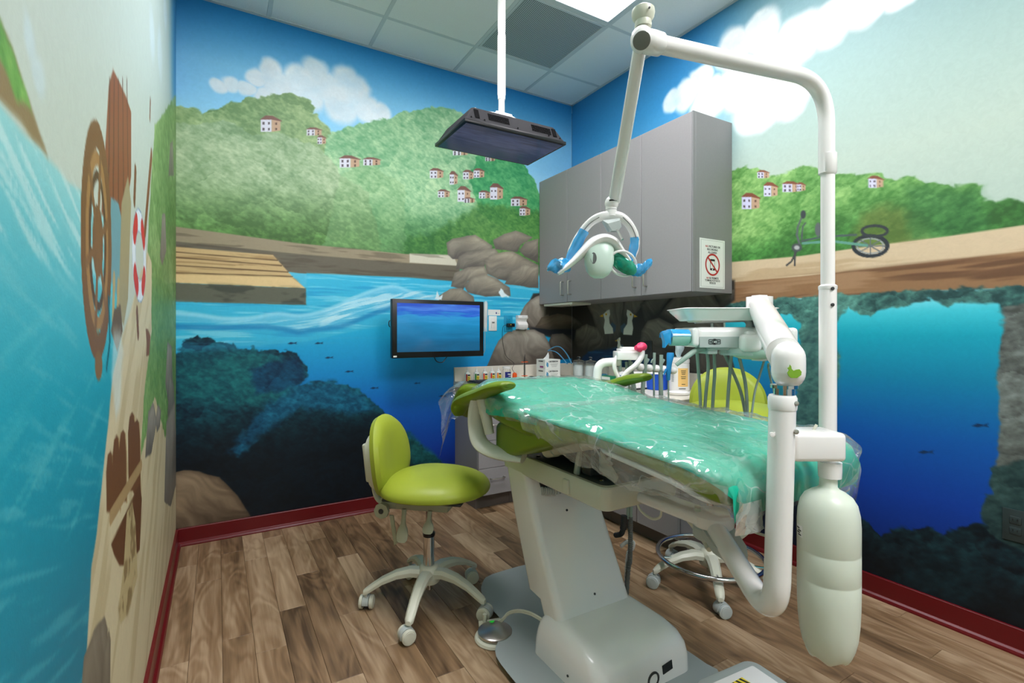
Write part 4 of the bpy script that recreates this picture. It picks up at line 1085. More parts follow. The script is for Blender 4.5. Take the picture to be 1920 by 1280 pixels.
for a in range(16): q = a * math.pi / 8; cyl(b, p + Vector((.0615 * math.cos(q), .0615 * math.sin(q), .005)), p + Vector((.0655 * math.cos(q), .0655 * math.sin(q), .088)), .0025, n=6)
obj('ribs', b, M['blue'], t)
b = newbm(); lathe(b, [(.062, .0965), (.064, .100), (.055, .110), (.02, .114)], p, 32); obj('lid', b, M['white'], t)
p = Vector((2.43, 2.06, ZT))
t = thing('wipes_canister', 'white round wipes canister with a pale orange label and a wipe sticking out', 'canister', p)
b = newbm(); lathe(b, [(.056, 0), (.060, .005), (.060, .165), (.056, .170)], p, 32); obj('canister', b, M['white'], t)
b = newbm(); lathe(b, [(.058, .169), (.061, .172), (.061, .190), (.050, .202), (.018, .206), (.014, .203)], p, 32); obj('lid', b, M['white'], t)
def curved(p, r, a0, a1, z0, z1, mt, name, t, n=10):
    b = newbm(); skin(b, [[p + Vector((rr * math.cos(a), rr * math.sin(a), z)) for rr, z in ((r, z0), (r, z1), (r + .0008, z1), (r + .0008, z0))] for a in np.linspace(a0, a1, n)]); return obj(name, b, mt, t)
va = math.atan2(-p.y, -p.x)
lb_ = curved(p, .0603, va - .1, va + .95, .03, .14, M['labelorange'], 'label', t)
b = newbm()
for i, z in enumerate((.125, .115, .105, .09, .08, .045)): 
    a = va + .4; q = p + Vector((.0618 * math.cos(a), .0618 * math.sin(a), z)); box(b, q, (.001, .03 - .004 * (i % 3), .003), M=Matrix.Rotation(a, 3, 'Z'))
a = va - .65
for i in range(9): box(b, p + Vector((.0606 * math.cos(a), .0606 * math.sin(a), .06 + i * .008)), (.001, .016, .002), M=Matrix.Rotation(a, 3, 'Z'))
a = va + .3; q = p + Vector((.0606 * math.cos(a), .0606 * math.sin(a), .018)); box(b, q, (.001, .04, .004), M=Matrix.Rotation(a, 3, 'Z'))
obj('print', b, M['ink'], t)
b = newbm(); rr = []
for i in range(9):
    z = .204 + i * .011; w_ = .012 + .020 * math.sin(i / 8 * 2.4)
    rr.append([p + Vector((w_ * math.cos(a) * (1 + .25 * math.sin(3 * a + i * .4)), .5 * w_ * math.sin(a) + .004 * math.sin(i), z)) for a in np.linspace(0, 2 * math.pi, 15)[:-1]])
skin(b, rr); obj('wipe', b, mat('pale_wipe', (196, 216, 220), .7, var=.12, vscale=50), t)
p = Vector((2.27, 1.93, ZT))
b = newbm(); lathe(b, [(.040, 0), (.058, .002), (.066, .014), (.067, .016), (.062, .016), (.055, .005), (.02, .004)], p, 36); single('white_dish', b, M['white'], 'shallow round white dish at the near end of the counter', 'dish', loc=p)

# ------------------------------------------------------------------ on the back wall
def wp(u, v, off_=0.0): q = onY(u, v, YB); return Vector((q.x, YB - off_, q.z))
def plate(u0, u1, v0, v1, th, mt, name, parent, bev=.002, oz=0.0):
    a, c_ = wp(u0, v0), wp(u1, v1); b = newbm(); box(b, ((a.x + c_.x) / 2, YB - oz - th / 2, (a.z + c_.z) / 2), (c_.x - a.x, th, a.z - c_.z), bev); return obj(name, b, mt, parent)
t = thing('light_switch', 'white rocker dimmer switch plate on the wall beside the monitor', 'switch', wp(923.5, 606))
plate(916, 931, 592, 620, .006, M['paper'], 'plate', t); pd = plate(920.5, 926.5, 597, 614.5, .009, M['white'], 'paddle', t, .001); plate(921, 926, 603, 605.5, .012, M['steel'], 'slider', t, .001)
t = thing('wall_card', 'small white card taped above the light switch', 'card', wp(926, 586))
plate(915, 938, 580, 591.5, .001, M['paper'], 'card', t, 0); plate(929.5, 931.5, 585, 588.5, .0016, M['navy'], 'blue_mark', t, 0); plate(932.5, 936, 586.8, 587.8, .0015, M['greyplastic'], 'print', t, 0)
t = thing('power_outlet', 'power outlet painted blue like the wall, with a black adapter in it', 'outlet', wp(952.5, 606))
plate(944.6, 960.6, 591, 621.5, .005, M['outletblue'], 'plate', t)
for v0 in (595, 608):
    f = plate(949, 956.5, v0, v0 + 9.5, .008, M['outletblue'], 'receptacle', t, .0015); 
    b = newbm()
    for du in (-1.6, 1.6): q = wp(952.7 + du, v0 + 4, .0085); box(b, q, (.002, .001, .008))
    obj('slots', b, M['dark'], f)
q = wp(953.5, 609.5)
t = thing('power_adapter', 'black plug adapter in the blue outlet with a thin black cord hanging from it', 'adapter', q)
b = newbm(); box(b, q + Vector((.002, -.028, 0)), (.062, .036, .028), .006, 3); obj('body', b, M['black'], t)
b = newbm(); box(b, q + Vector((-.006, -.0465, .003)), (.005, .001, .006)); obj('label', b, M['yellow'], t)
b = newbm(); e = at_counter(965, 3.13) + Vector((0, 0, .054))
P = [q + Vector((-.03, -.028, 0)), wp(941, 612, .02), wp(940.5, 630, .012), wp(941.5, 650, .02), wp(946, 668, .03), wp(957, 680, .05), Vector((e.x - .01, e.y + .02, e.z + .03)), e]
tube(b, spline(P, 6), .0018, 6); obj('cord', b, M['black'], t)
q = wp(976, 604)
t = thing('wall_holder', 'white sculpted plastic holder on the wall between the outlet and the rocks', 'holder', q)
a, c_ = wp(966.5, 591), wp(986, 617); hw = (c_.x - a.x) / 2; hh = (a.z - c_.z) / 2
b = newbm(); prof = [(1.0, .030), (.92, .036), (.62, .040), (.5, .034), (.40, .022), (.1, .020), (-.05, .030), (-.35, .042), (-.75, .040), (-1.0, .028)]
skin(b, [[q + Vector((x * hw, -y, z * hh)) for x, y in ((-.92, 0), (-1, d * .5), (-.9, d), (.9, d), (1, d * .5), (.92, 0))] for z, d in prof]); obj('shell', b, M['white'], t)
b = newbm()
for i in range(5): box(b, q + Vector((hw * (-.1 + .22 * i), -.0395, hh * .78)), (hw * .1, .002, hh * .1))
box(b, q + Vector((0, -.02, -hh * 1.02)), (hw * .8, .025, hh * .12), .003); obj('trim', b, M['greyplastic'], t)

# monitor on its arm
YM = 3.0
tl, br = onY(735, 561, YM), onY(907, 667, YM); mw = br.x - tl.x
c_ = Vector(((tl.x + br.x) / 2, YM, (onY(820, 562.5, YM).z + onY(820, 669.5, YM).z) / 2)); mh = onY(820, 562.5, YM).z - onY(820, 669.5, YM).z
t = thing('wall_monitor', 'black wall monitor showing a blue underwater picture', 'monitor', c_)
b = newbm(); box(b, c_ + Vector((0, .02, 0)), (mw, .040, mh), .004); box(b, c_ + Vector((0, .05, 0)), (mw * .6, .03, mh * .6), .01); obj('case', b, M['black'], t)
def screen_material(name, stops, strength, streak=0.0, axis=2, vs=(1, 1, 1)):
    m = bpy.data.materials.new(name); nt, p_ = nodes_of(m); N = nt.nodes; L = nt.links
    tc = N.new('ShaderNodeTexCoord'); sp = N.new('ShaderNodeSeparateXYZ'); L.new(tc.outputs['Generated'], sp.inputs[0])
    mp = N.new('ShaderNodeVectorMath'); mp.operation = 'MULTIPLY'; mp.inputs[1].default_value = vs; L.new(tc.outputs['Generated'], mp.inputs[0])
    nz = N.new('ShaderNodeTexNoise'); nz.inputs['Scale'].default_value = 1; nz.inputs['Detail'].default_value = 4; nz.inputs['Distortion'].default_value = .4; L.new(mp.outputs[0], nz.inputs['Vector'])
    ad = N.new('ShaderNodeMath'); ad.operation = 'MULTIPLY_ADD'; ad.inputs[1].default_value = streak; L.new(nz.outputs['Fac'], ad.inputs[0]); L.new(sp.outputs[axis], ad.inputs[2])
    sb = N.new('ShaderNodeMath'); sb.operation = 'SUBTRACT'; sb.inputs[1].default_value = streak / 2; L.new(ad.outputs[0], sb.inputs[0])
    rp = N.new('ShaderNodeValToRGB'); el = rp.color_ramp.elements
    for i, (pos, c__) in enumerate(stops):
        e_ = el[i] if i < 2 else el.new(pos); e_.position = pos; e_.color = lin(c__) + (1,)
    L.new(sb.outputs[0], rp.inputs[0]); L.new(rp.outputs[0], p_.inputs['Emission Color']); p_.inputs['Emission Strength'].default_value = strength
    p_.inputs['Base Color'].default_value = (.01, .01, .012, 1); p_.inputs['Roughness'].default_value = .12
    return m
M['screen'] = screen_material('underwater_picture', [(0, (16, 84, 122)), (1.0, (40, 84, 200)), (.25, (14, 104, 150)), (.55, (20, 132, 186)), (.72, (40, 150, 210)), (.80, (30, 96, 206)), (.90, (70, 130, 224))], .75, .45, 2, (2.4, 1, 9))
b = newbm(); box(b, c_ + Vector((.0, -.0008, .006)), (mw * .90, .002, mh * .83)); sc = obj('screen', b, M['screen'], t)
b = newbm()
for k_, (x, z, s_) in enumerate(((-.32, -.20, .11), (-.37, -.10, .08), (-.25, -.30, .09))): pass
box(b, c_ + Vector((-mw * .47, -.0008, -mh * .47)), (.022, .002, .010)); obj('sticker', b, M['paper'], t)
b = newbm(); tube(b, spline([c_ + Vector((-.03, .03, -mh / 2)), c_ + Vector((-.01, .03, -mh / 2 - .03)), c_ + Vector((.03, .03, -mh / 2 - .035)), c_ + Vector((.06, .03, -mh / 2))], 6), .003, 8); obj('cable_loop', b, M['black'], t)
b = newbm(); cyl(b, c_ + Vector((0, .06, 0)), (c_.x, YB - .012, c_.z), .025); box(b, (c_.x, YB - .007, c_.z), (.12, .012, .2), .003); obj('mount_arm', b, M['dark'], t)
b = newbm(); tube(b, [c_ + Vector((-mw / 2 - .006, .02, .03 + .02 * math.cos(a))) + Vector((-.008 * abs(math.sin(a)), 0, 0)) for a in np.linspace(0, math.pi, 9)], .003, 6); obj('side_loop', b, M['black'], t)
# handheld scanner hanging on the monitor's edge
p0, p1 = onY(910.5, 568, YM + .01), onY(909.5, 616, YM + .01)
t = thing('handheld_camera', 'slim white handheld camera in a clear sleeve hanging at the monitor edge', 'camera', p1)
b = newbm(); tube(b, [p0, p0.lerp(p1, .1), p0.lerp(p1, .5), p0.lerp(p1, .9), p1], [.008, .012, .013, .012, .008], 14); obj('body', b, M['white'], t)
M['sleeve'] = mat('clear_sleeve', (236, 240, 240), .08, var=.02, alpha=.35)
b = newbm(); tube(b, [p0 + UP * .012, p0, p0.lerp(p1, .5), p1 - UP * .02], [.010, .016, .017, .016], 14, shape=(1.1, .9)); obj('sleeve', b, M['sleeve'], t)
b = newbm(); put_text(b, 'Tray Holder', .013, p0.lerp(p1, .66) + Vector((.001, -.0145, 0)), ZD, -X1, bold=.0003) if False else box(b, p0.lerp(p1, .62) + Vector((0, -.0135, 0)), (.004, .001, .045)); obj('print', b, M['navy'], t)
b = newbm(); tube(b, spline([p1, onY(909, 640, YM + .02), onY(909, 656, YM + .03), onY(905, 664, YM + .05)], 6), .0025, 8); obj('cord', b, M['greyplastic'], t)
# outlets on the right wall
for u, v, mt, lb in ((1905, 985, mat('dark_teal_plate', (40, 52, 52), .35, var=.1), 'dark outlet plate low on the right wall by the picture edge'), (1216, 655, M['dark'], 'dark outlet plate on the rock wall above the counter')):
    q = onX(u, v, XR)
    t = thing('wall_outlet', lb, 'outlet', q)
    b = newbm(); box(b, (XR - .003, q.y, q.z), (.006, .072, .118), .002); obj('plate', b, mt, t)
    for dz in (-.02, .02):
        b = newbm(); box(b, (XR - .0045, q.y, q.z + dz), (.009, .033, .028), .003); f = obj('receptacle', b, mt, t)
        b = newbm()
        for dy in (-.006, .006): box(b, (XR - .0095, q.y + dy, q.z + dz + .003), (.001, .002, .008))
        obj('slots', b, M['black'], f)
# ------------------------------------------------------------------ dental chair
CCX = 1.225
def catmull(rows, k=4):
    R = np.array(rows, float); out = []
    for i in range(len(R) - 1):
        p0, p1, p2, p3 = R[max(i - 1, 0)], R[i], R[i + 1], R[min(i + 2, len(R) - 1)]
        for j in range(k):
            t = j / k
            out.append(.5 * (2 * p1 + (p2 - p0) * t + (2 * p0 - 5 * p1 + 4 * p2 - p3) * t * t + (3 * p1 - p0 - 3 * p2 + p3) * t ** 3))
    out.append(R[-1]); return out
def loft_y(b, st, cx=CCX, k=3, r=.022, n=5, dish=0.0):
    rings = []
    for y, hw, zt, zb in catmull(st, k):
        h = (zt - zb) / 2; q = min(r, h * .92, hw * .9)
        ring = []
        for x, z in rrect(hw, h, q, n):
            ring.append(Vector((cx + x, y, (zt + zb) / 2 + z)))
        rings.append(ring)
    skin(b, rings)
chair = thing('dental_chair', 'reclined green dental chair on a white lift column and grey base plate', 'dental chair', (CCX, 1.5, 0))
# base plate in two steps
bp = [(1.10, 2.02), (1.15, 2.05), (1.36, 2.05), (1.41, 2.01), (1.43, 1.9), (1.45, 1.62), (1.455, 1.14), (1.43, 1.10), (.97, 1.06), (.915, 1.10), (.895, 1.25), (.895, 1.50), (.92, 1.575), (.965, 1.605), (1.01, 1.625), (1.03, 1.67), (1.035, 1.84), (1.06, 1.96)]
bp = [tuple(p[:2]) for p in spline([(x, y, 0) for x, y in bp + [bp[0]]], 3)[:-1]]
bp = bp[::-1]
def inset(P, d):
    c = np.mean(np.array(P), 0); out = []
    n = len(P)
    for i in range(n):
        a = Vector((*P[i - 1], 0)); q = Vector((*P[i], 0)); e = Vector((*P[(i + 1) % n], 0))
        tn = (e - a).normalized(); nn = Vector((tn.y, -tn.x, 0)); out.append(tuple((q + nn * d)[:2]))
    return out
b = newbm(); skin(b, [[Vector((x, y, z)) for x, y in inset(bp, d)] for z, d in ((0, .0), (.012, .0), (.018, .006))]); obj('base_plate', b, M['basegrey'], chair)
b = newbm(); skin(b, [[Vector((x, y, z)) for x, y in inset(bp, d)] for z, d in ((.0181, .022), (.024, .026), (.027, .034))]); obj('base_mat', b, M['basegrey'], chair)
b = newbm()
def ry(hx, y0, y1, z, r=.045, cx=1.215): return [Vector((cx + x, (y0 + y1) / 2 + y, z)) for x, y in rrect(hx, (y1 - y0) / 2, r, 5)]
skin(b, [ry(.216, 1.150, 1.525, .026), ry(.214, 1.152, 1.52, .08), ry(.210, 1.160, 1.515, .112), ry(.202, 1.182, 1.51, .138), ry(.188, 1.222, 1.50, .157), ry(.172, 1.275, 1.49, .168), ry(.150, 1.32, 1.48, .172)])
cov = obj('base_cover', b, M['white'], chair)
b = newbm(); lathe(b, [(.004, 0), (.004, .003)], (1.0, 1.30, .06), 10, (-1, 0, 0)); obj('screw', b, M['dark'], cov)
b = newbm(); lathe(b, [(.026, 0), (.026, .004), (.020, .005), (.019, -.01)], (1.235, 1.1525, .055), 20, (0, -1, 0)); obj('cable_port', b, M['dark'], cov)
b = newbm(); box(b, (1.30, 1.150, .075), (.045, .002, .030), M=Matrix.Rotation(-.15, 3, 'Y')); obj('data_plate', b, M['ink'], cov)
# lift column
b = newbm()
def col_ring(s, ext=0.0):
    y0 = 1.375 + s * .262; z = .12 + s * .50
    hx = .172 - .004 * s; dy = (.20 - .04 * s) if s > .165 else .125
    R = []
    for x, y in rrect(hx, dy / 2, .028, 5): R.append(Vector((1.212 + x, y0 + dy / 2 + y, z + (0.055 * sstep(.02, .17, np.array(-x)) * s ** 6 if s > .8 else 0) - (.05 * s ** 8 if -x < .1 else 0))))
    return R
skin(b, [col_ring(s) for s in (0, .08, .16, .17, .19, .25, .4, .55, .7, .82, .9, .96, 1.0)])
colm = obj('lift_column', b, M['white'], chair, ang=50)
b = newbm()
for u, v in ((1115, 1113), (1063, 956)):
    q = onX(u, v, 1.212 + (u - 1090) * .0018); s = 0
    d = ray(u, v)
    # meet the front face of the column
    nrm = Vector((0, -.50, .262)).normalized(); p0 = Vector((1.2, 1.375, .12)); k_ = (p0 - CAMP).dot(nrm) / d.dot(nrm); q = CAMP + d * k_
    lathe(b, [(.0045, -.002), (.0045, .0015), (.003, .002)], q, 12, nrm)
obj('screw', b, M['dark'], colm)
b = newbm(); box(b, (1.22, 1.655, .585), (.24, .10, .075), .006); obj('pivot_housing', b, M['dark'], chair)
b = newbm(); P = spline([(1.10, 1.60, .57), (1.16, 1.585, .565), (1.22, 1.575, .585), (1.27, 1.585, .63)], 14)
tube(b, P, [.014 + .003 * (i % 2) for i in range(len(P))], 10); obj('bellows_hose', b, M['greyplastic'], chair)
# seat beam: shallow tray with a rim
b = newbm()
def br(hx, y0, y1, z, r=.03, cx=1.212): return [Vector((cx + x, (y0 + y1) / 2 + y, z)) for x, y in rrect(hx, (y1 - y0) / 2, r, 5)]
skin(b, [br(.160, 1.18, 1.80, .625), br(.168, 1.17, 1.81, .632), br(.172, 1.165, 1.815, .70), br(.169, 1.168, 1.812, .705), br(.155, 1.185, 1.795, .705), br(.152, 1.19, 1.79, .694)])
beam = obj('seat_beam', b, M['cream'], chair)
b = newbm(); skin(b, [br(.151, 1.192, 1.788, .6945), br(.150, 1.193, 1.787, .6975)]); obj('tray_floor', b, M['darkgrey'], beam)
b = newbm(); box(b, (1.0385, 1.36, .662), (.012, .03, .05), .004); obj('side_step', b, M['cream'], beam)
b = newbm()
for x, y in ((1.10, 1.62), (1.10, 1.25), (1.33, 1.25)): lathe(b, [(.009, .698), (.009, .702), (.006, .705)], (x, y, 0), 8)
obj('bolt', b, M['chrome'], beam)
# mechanism under the seat
b = newbm(); box(b, (1.245, 1.50, .735), (.13, .42, .075), .01); box(b, (1.225, 1.30, .76), (.30, .05, .10), .008); obj('tilt_mechanism', b, M['dark'], chair)
b = newbm(); cyl(b, (1.075, 1.50, .755), (1.085, 1.24, .835), .024); cyl(b, (1.074, 1.52, .75), (1.076, 1.47, .765), .029); obj('tilt_actuator', b, M['cream'], chair)
b = newbm(); tube(b, [(1.085, 1.36, .70), (1.085, 1.33, .82)], .012, 8); prism(b, [(0, 0), (.10, -.03), (.11, -.01), (.03, .06)], (1.12, 1.30, .735), (0, -1, 0), (0, 0, 1), .008); obj('strut', b, M['cream'], chair)
# upholstery
seat_st = [(.672, .235, .852, .828), (.680, .268, .866, .816), (.70, .286, .880, .815), (.74, .296, .890, .822), (.82, .299, .897, .842), (1.0, .30, .905, .858), (1.12, .30, .910, .864), (1.25, .30, .912, .838), (1.40, .30, .900, .788), (1.53, .298, .876, .742), (1.63, .294, .852, .716), (1.685, .28, .838, .728), (1.70, .25, .82, .76)]
b = newbm(); loft_y(b, seat_st); obj('seat', b, M['dgreen'], chair)
b = newbm(); loft_y(b, [(.70, .235, .8155, .802), (.74, .275, .822, .806), (.82, .290, .842, .827), (.98, .292, .857, .843), (1.06, .285, .862, .848), (1.12, .25, .864, .850)], r=.006); obj('seat_shell', b, M['white'], chair)
back_st = [(1.345, .25, .885, .85), (1.37, .29, .898, .835), (1.42, .310, .910, .832), (1.52, .322, .930, .845), (1.62, .325, .948, .858), (1.70, .312, .958, .866), (1.78, .285, .966, .876), (1.86, .235, .972, .884), (1.94, .180, .963, .884), (2.02, .148, .948, .872), (2.12, .132, .926, .855), (2.19, .115, .910, .85)]
b = newbm(); loft_y(b, back_st); obj('backrest', b, M['dgreen'], chair)
b = newbm(); loft_y(b, [(1.50, .24, .85, .82), (1.64, .25, .862, .815), (1.80, .20, .878, .83), (1.98, .12, .882, .84), (2.14, .085, .862, .84)], r=.02); obj('back_shell', b, M['cream'], chair)
b = newbm(); tube(b, [(1.225, 2.12, .862), (1.225, 2.24, .842), (1.225, 2.30, .815)], .03, 10, shape=(1, .25)); obj('headrest_bar', b, M['chrome'], chair)
b = newbm(); rings = []
for xx in np.linspace(-1, 1, 25):
    e = math.sqrt(max(0, 1 - abs(xx) ** 3.2)) + .02
    dz = .022 * math.cos(xx * math.pi) * -1 * (1 - .3 * abs(xx)); cth = .048 * e * (1 + .15 * abs(xx)); ln = .118 * (.55 + .45 * e) * (1 + .06 * math.sin(abs(xx) * math.pi))
    ring = []
    for a in np.linspace(0, 2 * math.pi, 21)[:-1]:
        p, q = ln * math.cos(a), cth * math.sin(a)
        dir_ = Vector((0, math.cos(.75), -math.sin(.75))); nr = Vector((0, math.sin(.75), math.cos(.75)))
        ring.append(Vector((1.215 + .158 * xx, 2.325, .836 + dz)) + dir_ * p + nr * q)
    rings.append(ring)
skin(b, rings); obj('headrest', b, M['dgreen'], chair)
# armrests with their curved brackets
for sx, X in ((-1, .885), (1, 1.565)):
    b = newbm(); P = spline([(X, 1.485, 1.002), (X, 1.50, 1.003), (X, 1.58, .988), (X, 1.68, .958), (X, 1.79, .928), (X - .003 * sx, 1.86, .905), (X, 1.895, .872), (X, 1.90, .84)], 5)
    tube(b, P, [.010, .034, .046, .050, .052, .050, .046, .040, .020], 18, shape=(1.0, .46)); ar = obj('armrest_pad', b, M['dgreen'], chair)
    b = newbm(); tube(b, spline([(X + sx * -.005, 1.722, .935), (X + sx * .002, 1.735, .88), (X + sx * .002, 1.735, .82), (X, 1.71, .765), (X - sx * .02, 1.66, .74), (X - sx * .05, 1.59, .733), (X - sx * .09, 1.53, .733)], 6), .036, 16, shape=(.45, 1.0)); obj('armrest_bracket', b, M['cream'], chair)
    b = newbm(); cyl(b, (X - sx * .005, 1.70, .945), (X - sx * .025, 1.675, .80), .026, .018); lathe(b, [(.031, -.012), (.034, 0), (.031, .012)], (X - sx * .012, 1.70, .90), 20, (1, 0, 0)); obj('armrest_pivot', b, M['cream'], chair)

# teal cover sheet and clear film
def crinkle(x, y, f=9.0): 
    n = fbm(x * f, y * f, 4, NT2); return 1 - np.abs(2 * n - 1)
def sheet(b, st, off_, drop, k=5, nx=36, wr=.004, fx=10.0, fy=10.0, seed=0.0, inward=0.0, front=None, ragged=.0, dropR=None, re=.03, tuck=0):
    """cloth over the cushion: a strip down the left side, across the top, down the right side"""
    rows = []
    S = catmull(st, k)
    if front:
        y0, hw0, zt0, zb0 = S[0]
        S = [np.array((y0 - .014 + .006 * (1 - j / 4) ** 2, hw0 * (.93 + .07 * j / 4), zt0 - front * (1 - j / 4), zb0)) for j in range(4)] + S
    for i, (y, hw, zt, zb) in enumerate(S):
        row = []
        hx = hw + off_; top = zt + off_
        r = min(re, hx * .5)
        D = ((.004 if tuck else 0.001) if (front and i < 4) else (drop(y) if callable(drop) else drop))
        DR = D if dropR is None else (dropR(y) if callable(dropR) else dropR)
        L = []
        for j in range(7):
            q = 1 - j / 6; dd = D * (1 + ragged * (fbm(np.array([y * 7.0 + seed]), np.array([3.1]), 3)[0] - .5)); L.append((-hx + inward * q * q, top - r - dd * q))
        for j in range(1, 5): a = math.pi - (math.pi / 2) * j / 5; L.append((-hx + r + r * math.cos(a), top - r + r * math.sin(a)))
        for j in range(nx + 1): L.append((-hx + r + (2 * hx - 2 * r) * j / nx, top))
        for j in range(1, 6): a = math.pi / 2 - (math.pi / 2) * j / 5; L.append((hx - r + r * math.cos(a), top - r + r * math.sin(a)))
        for j in range(1, 4): L.append((hx - inward * (j / 3) ** 2, top - r - DR * j / 3))
        P = np.array(L)
        n1 = crinkle(P[:, 0] * fx / 9 + seed, np.full(len(P), y) * fy / 9 + P[:, 1] * 2, 9.0); n2 = fbm(P[:, 0] * fx * 3 + seed, np.full(len(P), y * fy * 3), 3, NT3)
        w = wr * (1.3 * (n1 - .5) + .6 * (n2 - .5))
        wall = np.array([1 if (j < 9 or j > len(P) - 6) else 0 for j in range(len(P))])
        sg = np.where(P[:, 0] < 0, -1, 1)
        X = P[:, 0] + sg * wall * (w * 2.2 + wr * .4); Z = P[:, 1] + (1 - wall) * np.maximum(w, -off_ * .6)
        rows.append([b.verts.new((CCX + X[j], y + (w[j] * .6 if i < 4 and front else 0), Z[j])) for j in range(len(P))])
    for A, B in zip(rows[:-1], rows[1:]):
        for j in range(len(A) - 1): b.faces.new((A[j], A[j + 1], B[j + 1], B[j])).material_index = 1 if (tuck and j < 6) else 0
M['teal'] = mat('teal_sheet', (22, 176, 144), .34, var=.10, vscale=18, spec=.4, coat=.15)
def film_material(name='clear_film', milk=.10):
    m = bpy.data.materials.new(name); m.use_nodes = True; nt = m.node_tree; N = nt.nodes; L = nt.links; N.clear()
    tc = N.new('ShaderNodeTexCoord'); 
    vm = N.new('ShaderNodeVectorMath'); vm.operation = 'MULTIPLY'; vm.inputs[1].default_value = (1, .62, 1); L.new(tc.outputs['Object'], vm.inputs[0])
    n1 = N.new('ShaderNodeTexNoise'); n1.noise_type = 'RIDGED_MULTIFRACTAL'; n1.inputs['Scale'].default_value = 9; n1.inputs['Detail'].default_value = 5; n1.inputs['Distortion'].default_value = 1.6; L.new(vm.outputs[0], n1.inputs['Vector'])
    vo = N.new('ShaderNodeTexVoronoi'); vo.inputs['Scale'].default_value = 12; vo.inputs['Randomness'].default_value = 1; 
    wn = N.new('ShaderNodeTexNoise'); wn.inputs['Scale'].default_value = 6; wn.inputs['Detail'].default_value = 2; L.new(vm.outputs[0], wn.inputs['Vector'])
    wa = N.new('ShaderNodeVectorMath'); wa.operation = 'MULTIPLY_ADD'; wa.inputs[1].default_value = (.25, .25, .25); L.new(wn.outputs['Color'], wa.inputs[0]); L.new(vm.outputs[0], wa.inputs[2]); L.new(wa.outputs[0], vo.inputs['Vector'])
    hs = N.new('ShaderNodeMath'); hs.operation = 'MULTIPLY_ADD'; hs.inputs[1].default_value = 1.3; L.new(vo.outputs['Distance'], hs.inputs[0]); L.new(n1.outputs['Fac'], hs.inputs[2])
    bp_ = N.new('ShaderNodeBump'); bp_.inputs['Strength'].default_value = .65; bp_.inputs['Distance'].default_value = .010; L.new(hs.outputs[0], bp_.inputs['Height'])
    tr = N.new('ShaderNodeBsdfTransparent'); tr.inputs[0].default_value = (.93, .95, .94, 1)
    gl = N.new('ShaderNodeBsdfGlossy'); gl.inputs['Roughness'].default_value = .07; gl.inputs[0].default_value = (1, 1, 1, 1); L.new(bp_.outputs[0], gl.inputs['Normal'])
    df = N.new('ShaderNodeBsdfDiffuse'); df.inputs[0].default_value = (.8, .84, .82, 1)
    fr = N.new('ShaderNodeFresnel'); fr.inputs['IOR'].default_value = 1.25
    ma = N.new('ShaderNodeMath'); ma.operation = 'MULTIPLY_ADD'; ma.inputs[1].default_value = .35; ma.inputs[2].default_value = .11; ma.use_clamp = True; L.new(fr.outputs[0], ma.inputs[0])
    m1 = N.new('ShaderNodeMixShader'); m1.inputs[0].default_value = milk; L.new(tr.outputs[0], m1.inputs[1]); L.new(df.outputs[0], m1.inputs[2])
    ve = N.new('ShaderNodeTexVoronoi'); ve.feature = 'DISTANCE_TO_EDGE'; ve.inputs['Scale'].default_value = 11; L.new(wa.outputs[0], ve.inputs['Vector'])
    cr = N.new('ShaderNodeMapRange'); cr.inputs['From Min'].default_value = 0; cr.inputs['From Max'].default_value = .035; cr.inputs['To Min'].default_value = 1; cr.inputs['To Max'].default_value = 0; L.new(ve.outputs['Distance'], cr.inputs['Value'])
    cn = N.new('ShaderNodeTexNoise'); cn.inputs['Scale'].default_value = 7; L.new(tc.outputs['Object'], cn.inputs['Vector'])
    cm = N.new('ShaderNodeMapRange'); cm.inputs['From Min'].default_value = .45; cm.inputs['From Max'].default_value = .65; cm.inputs['To Max'].default_value = .38; L.new(cn.outputs['Fac'], cm.inputs['Value'])
    cx_ = N.new('ShaderNodeMath'); cx_.operation = 'MULTIPLY_ADD'; cx_.inputs[2].default_value = milk; cx_.use_clamp = True; L.new(cr.outputs['Result'], cx_.inputs[0]); L.new(cm.outputs['Result'], cx_.inputs[1]); L.new(cx_.outputs[0], m1.inputs[0])
    m2 = N.new('ShaderNodeMixShader'); L.new(ma.outputs[0], m2.inputs[0]); L.new(m1.outputs[0], m2.inputs[1]); L.new(gl.outputs[0], m2.inputs[2])
    o = N.new('ShaderNodeOutputMaterial'); L.new(m2.outputs[0], o.inputs[0]); return m
M['film'] = film_material(); M['filmskirt'] = film_material('clear_film_gathered', .26)
leg_st = [s for s in seat_st if .66 < s[0] < 1.3] + [(1.36, .305, .918, .84), (1.42, .312, .922, .84)]
b = newbm(); sheet(b, leg_st[1:], .004, lambda y: .002 + .012 * max(0, .76 - y) / .08, wr=.003, fx=8, fy=8, front=.085, re=.014)
o_ = single('teal_leg_cover', b, M['teal'], 'teal plastic sheet spread over the leg half of the dental chair', 'cover sheet', 'teal chair cover sheets', loc=(CCX, 1.0, .9), ang=60)
back_t = [s for s in back_st if s[0] > 1.36]
b = newbm(); sheet(b, back_t, .006, lambda y: float(np.interp(y, [1.36, 1.48, 1.64, 1.8, 2.2], [.001, .014, .055, .05, .03])), k=8, wr=.006, fx=3, fy=26, seed=3, re=.022)
single('teal_back_cover', b, M['teal'], 'teal plastic sheet pleated over the backrest of the dental chair', 'cover sheet', 'teal chair cover sheets', loc=(CCX, 1.75, .9), ang=60)
b = newbm(); sheet(b, leg_st, .015, lambda y: .125 - .02 * math.cos(y * 9) , k=9, nx=60, wr=.014, fx=11, fy=9, seed=7, inward=.10, front=.095, ragged=.5, dropR=.07, tuck=1, re=.02)
single('leg_film', b, [M['film'], M['filmskirt']], 'crinkled clear plastic film draped over the leg half of the dental chair', 'plastic film', 'clear chair films', loc=(CCX, 1.0, .9), ang=80)
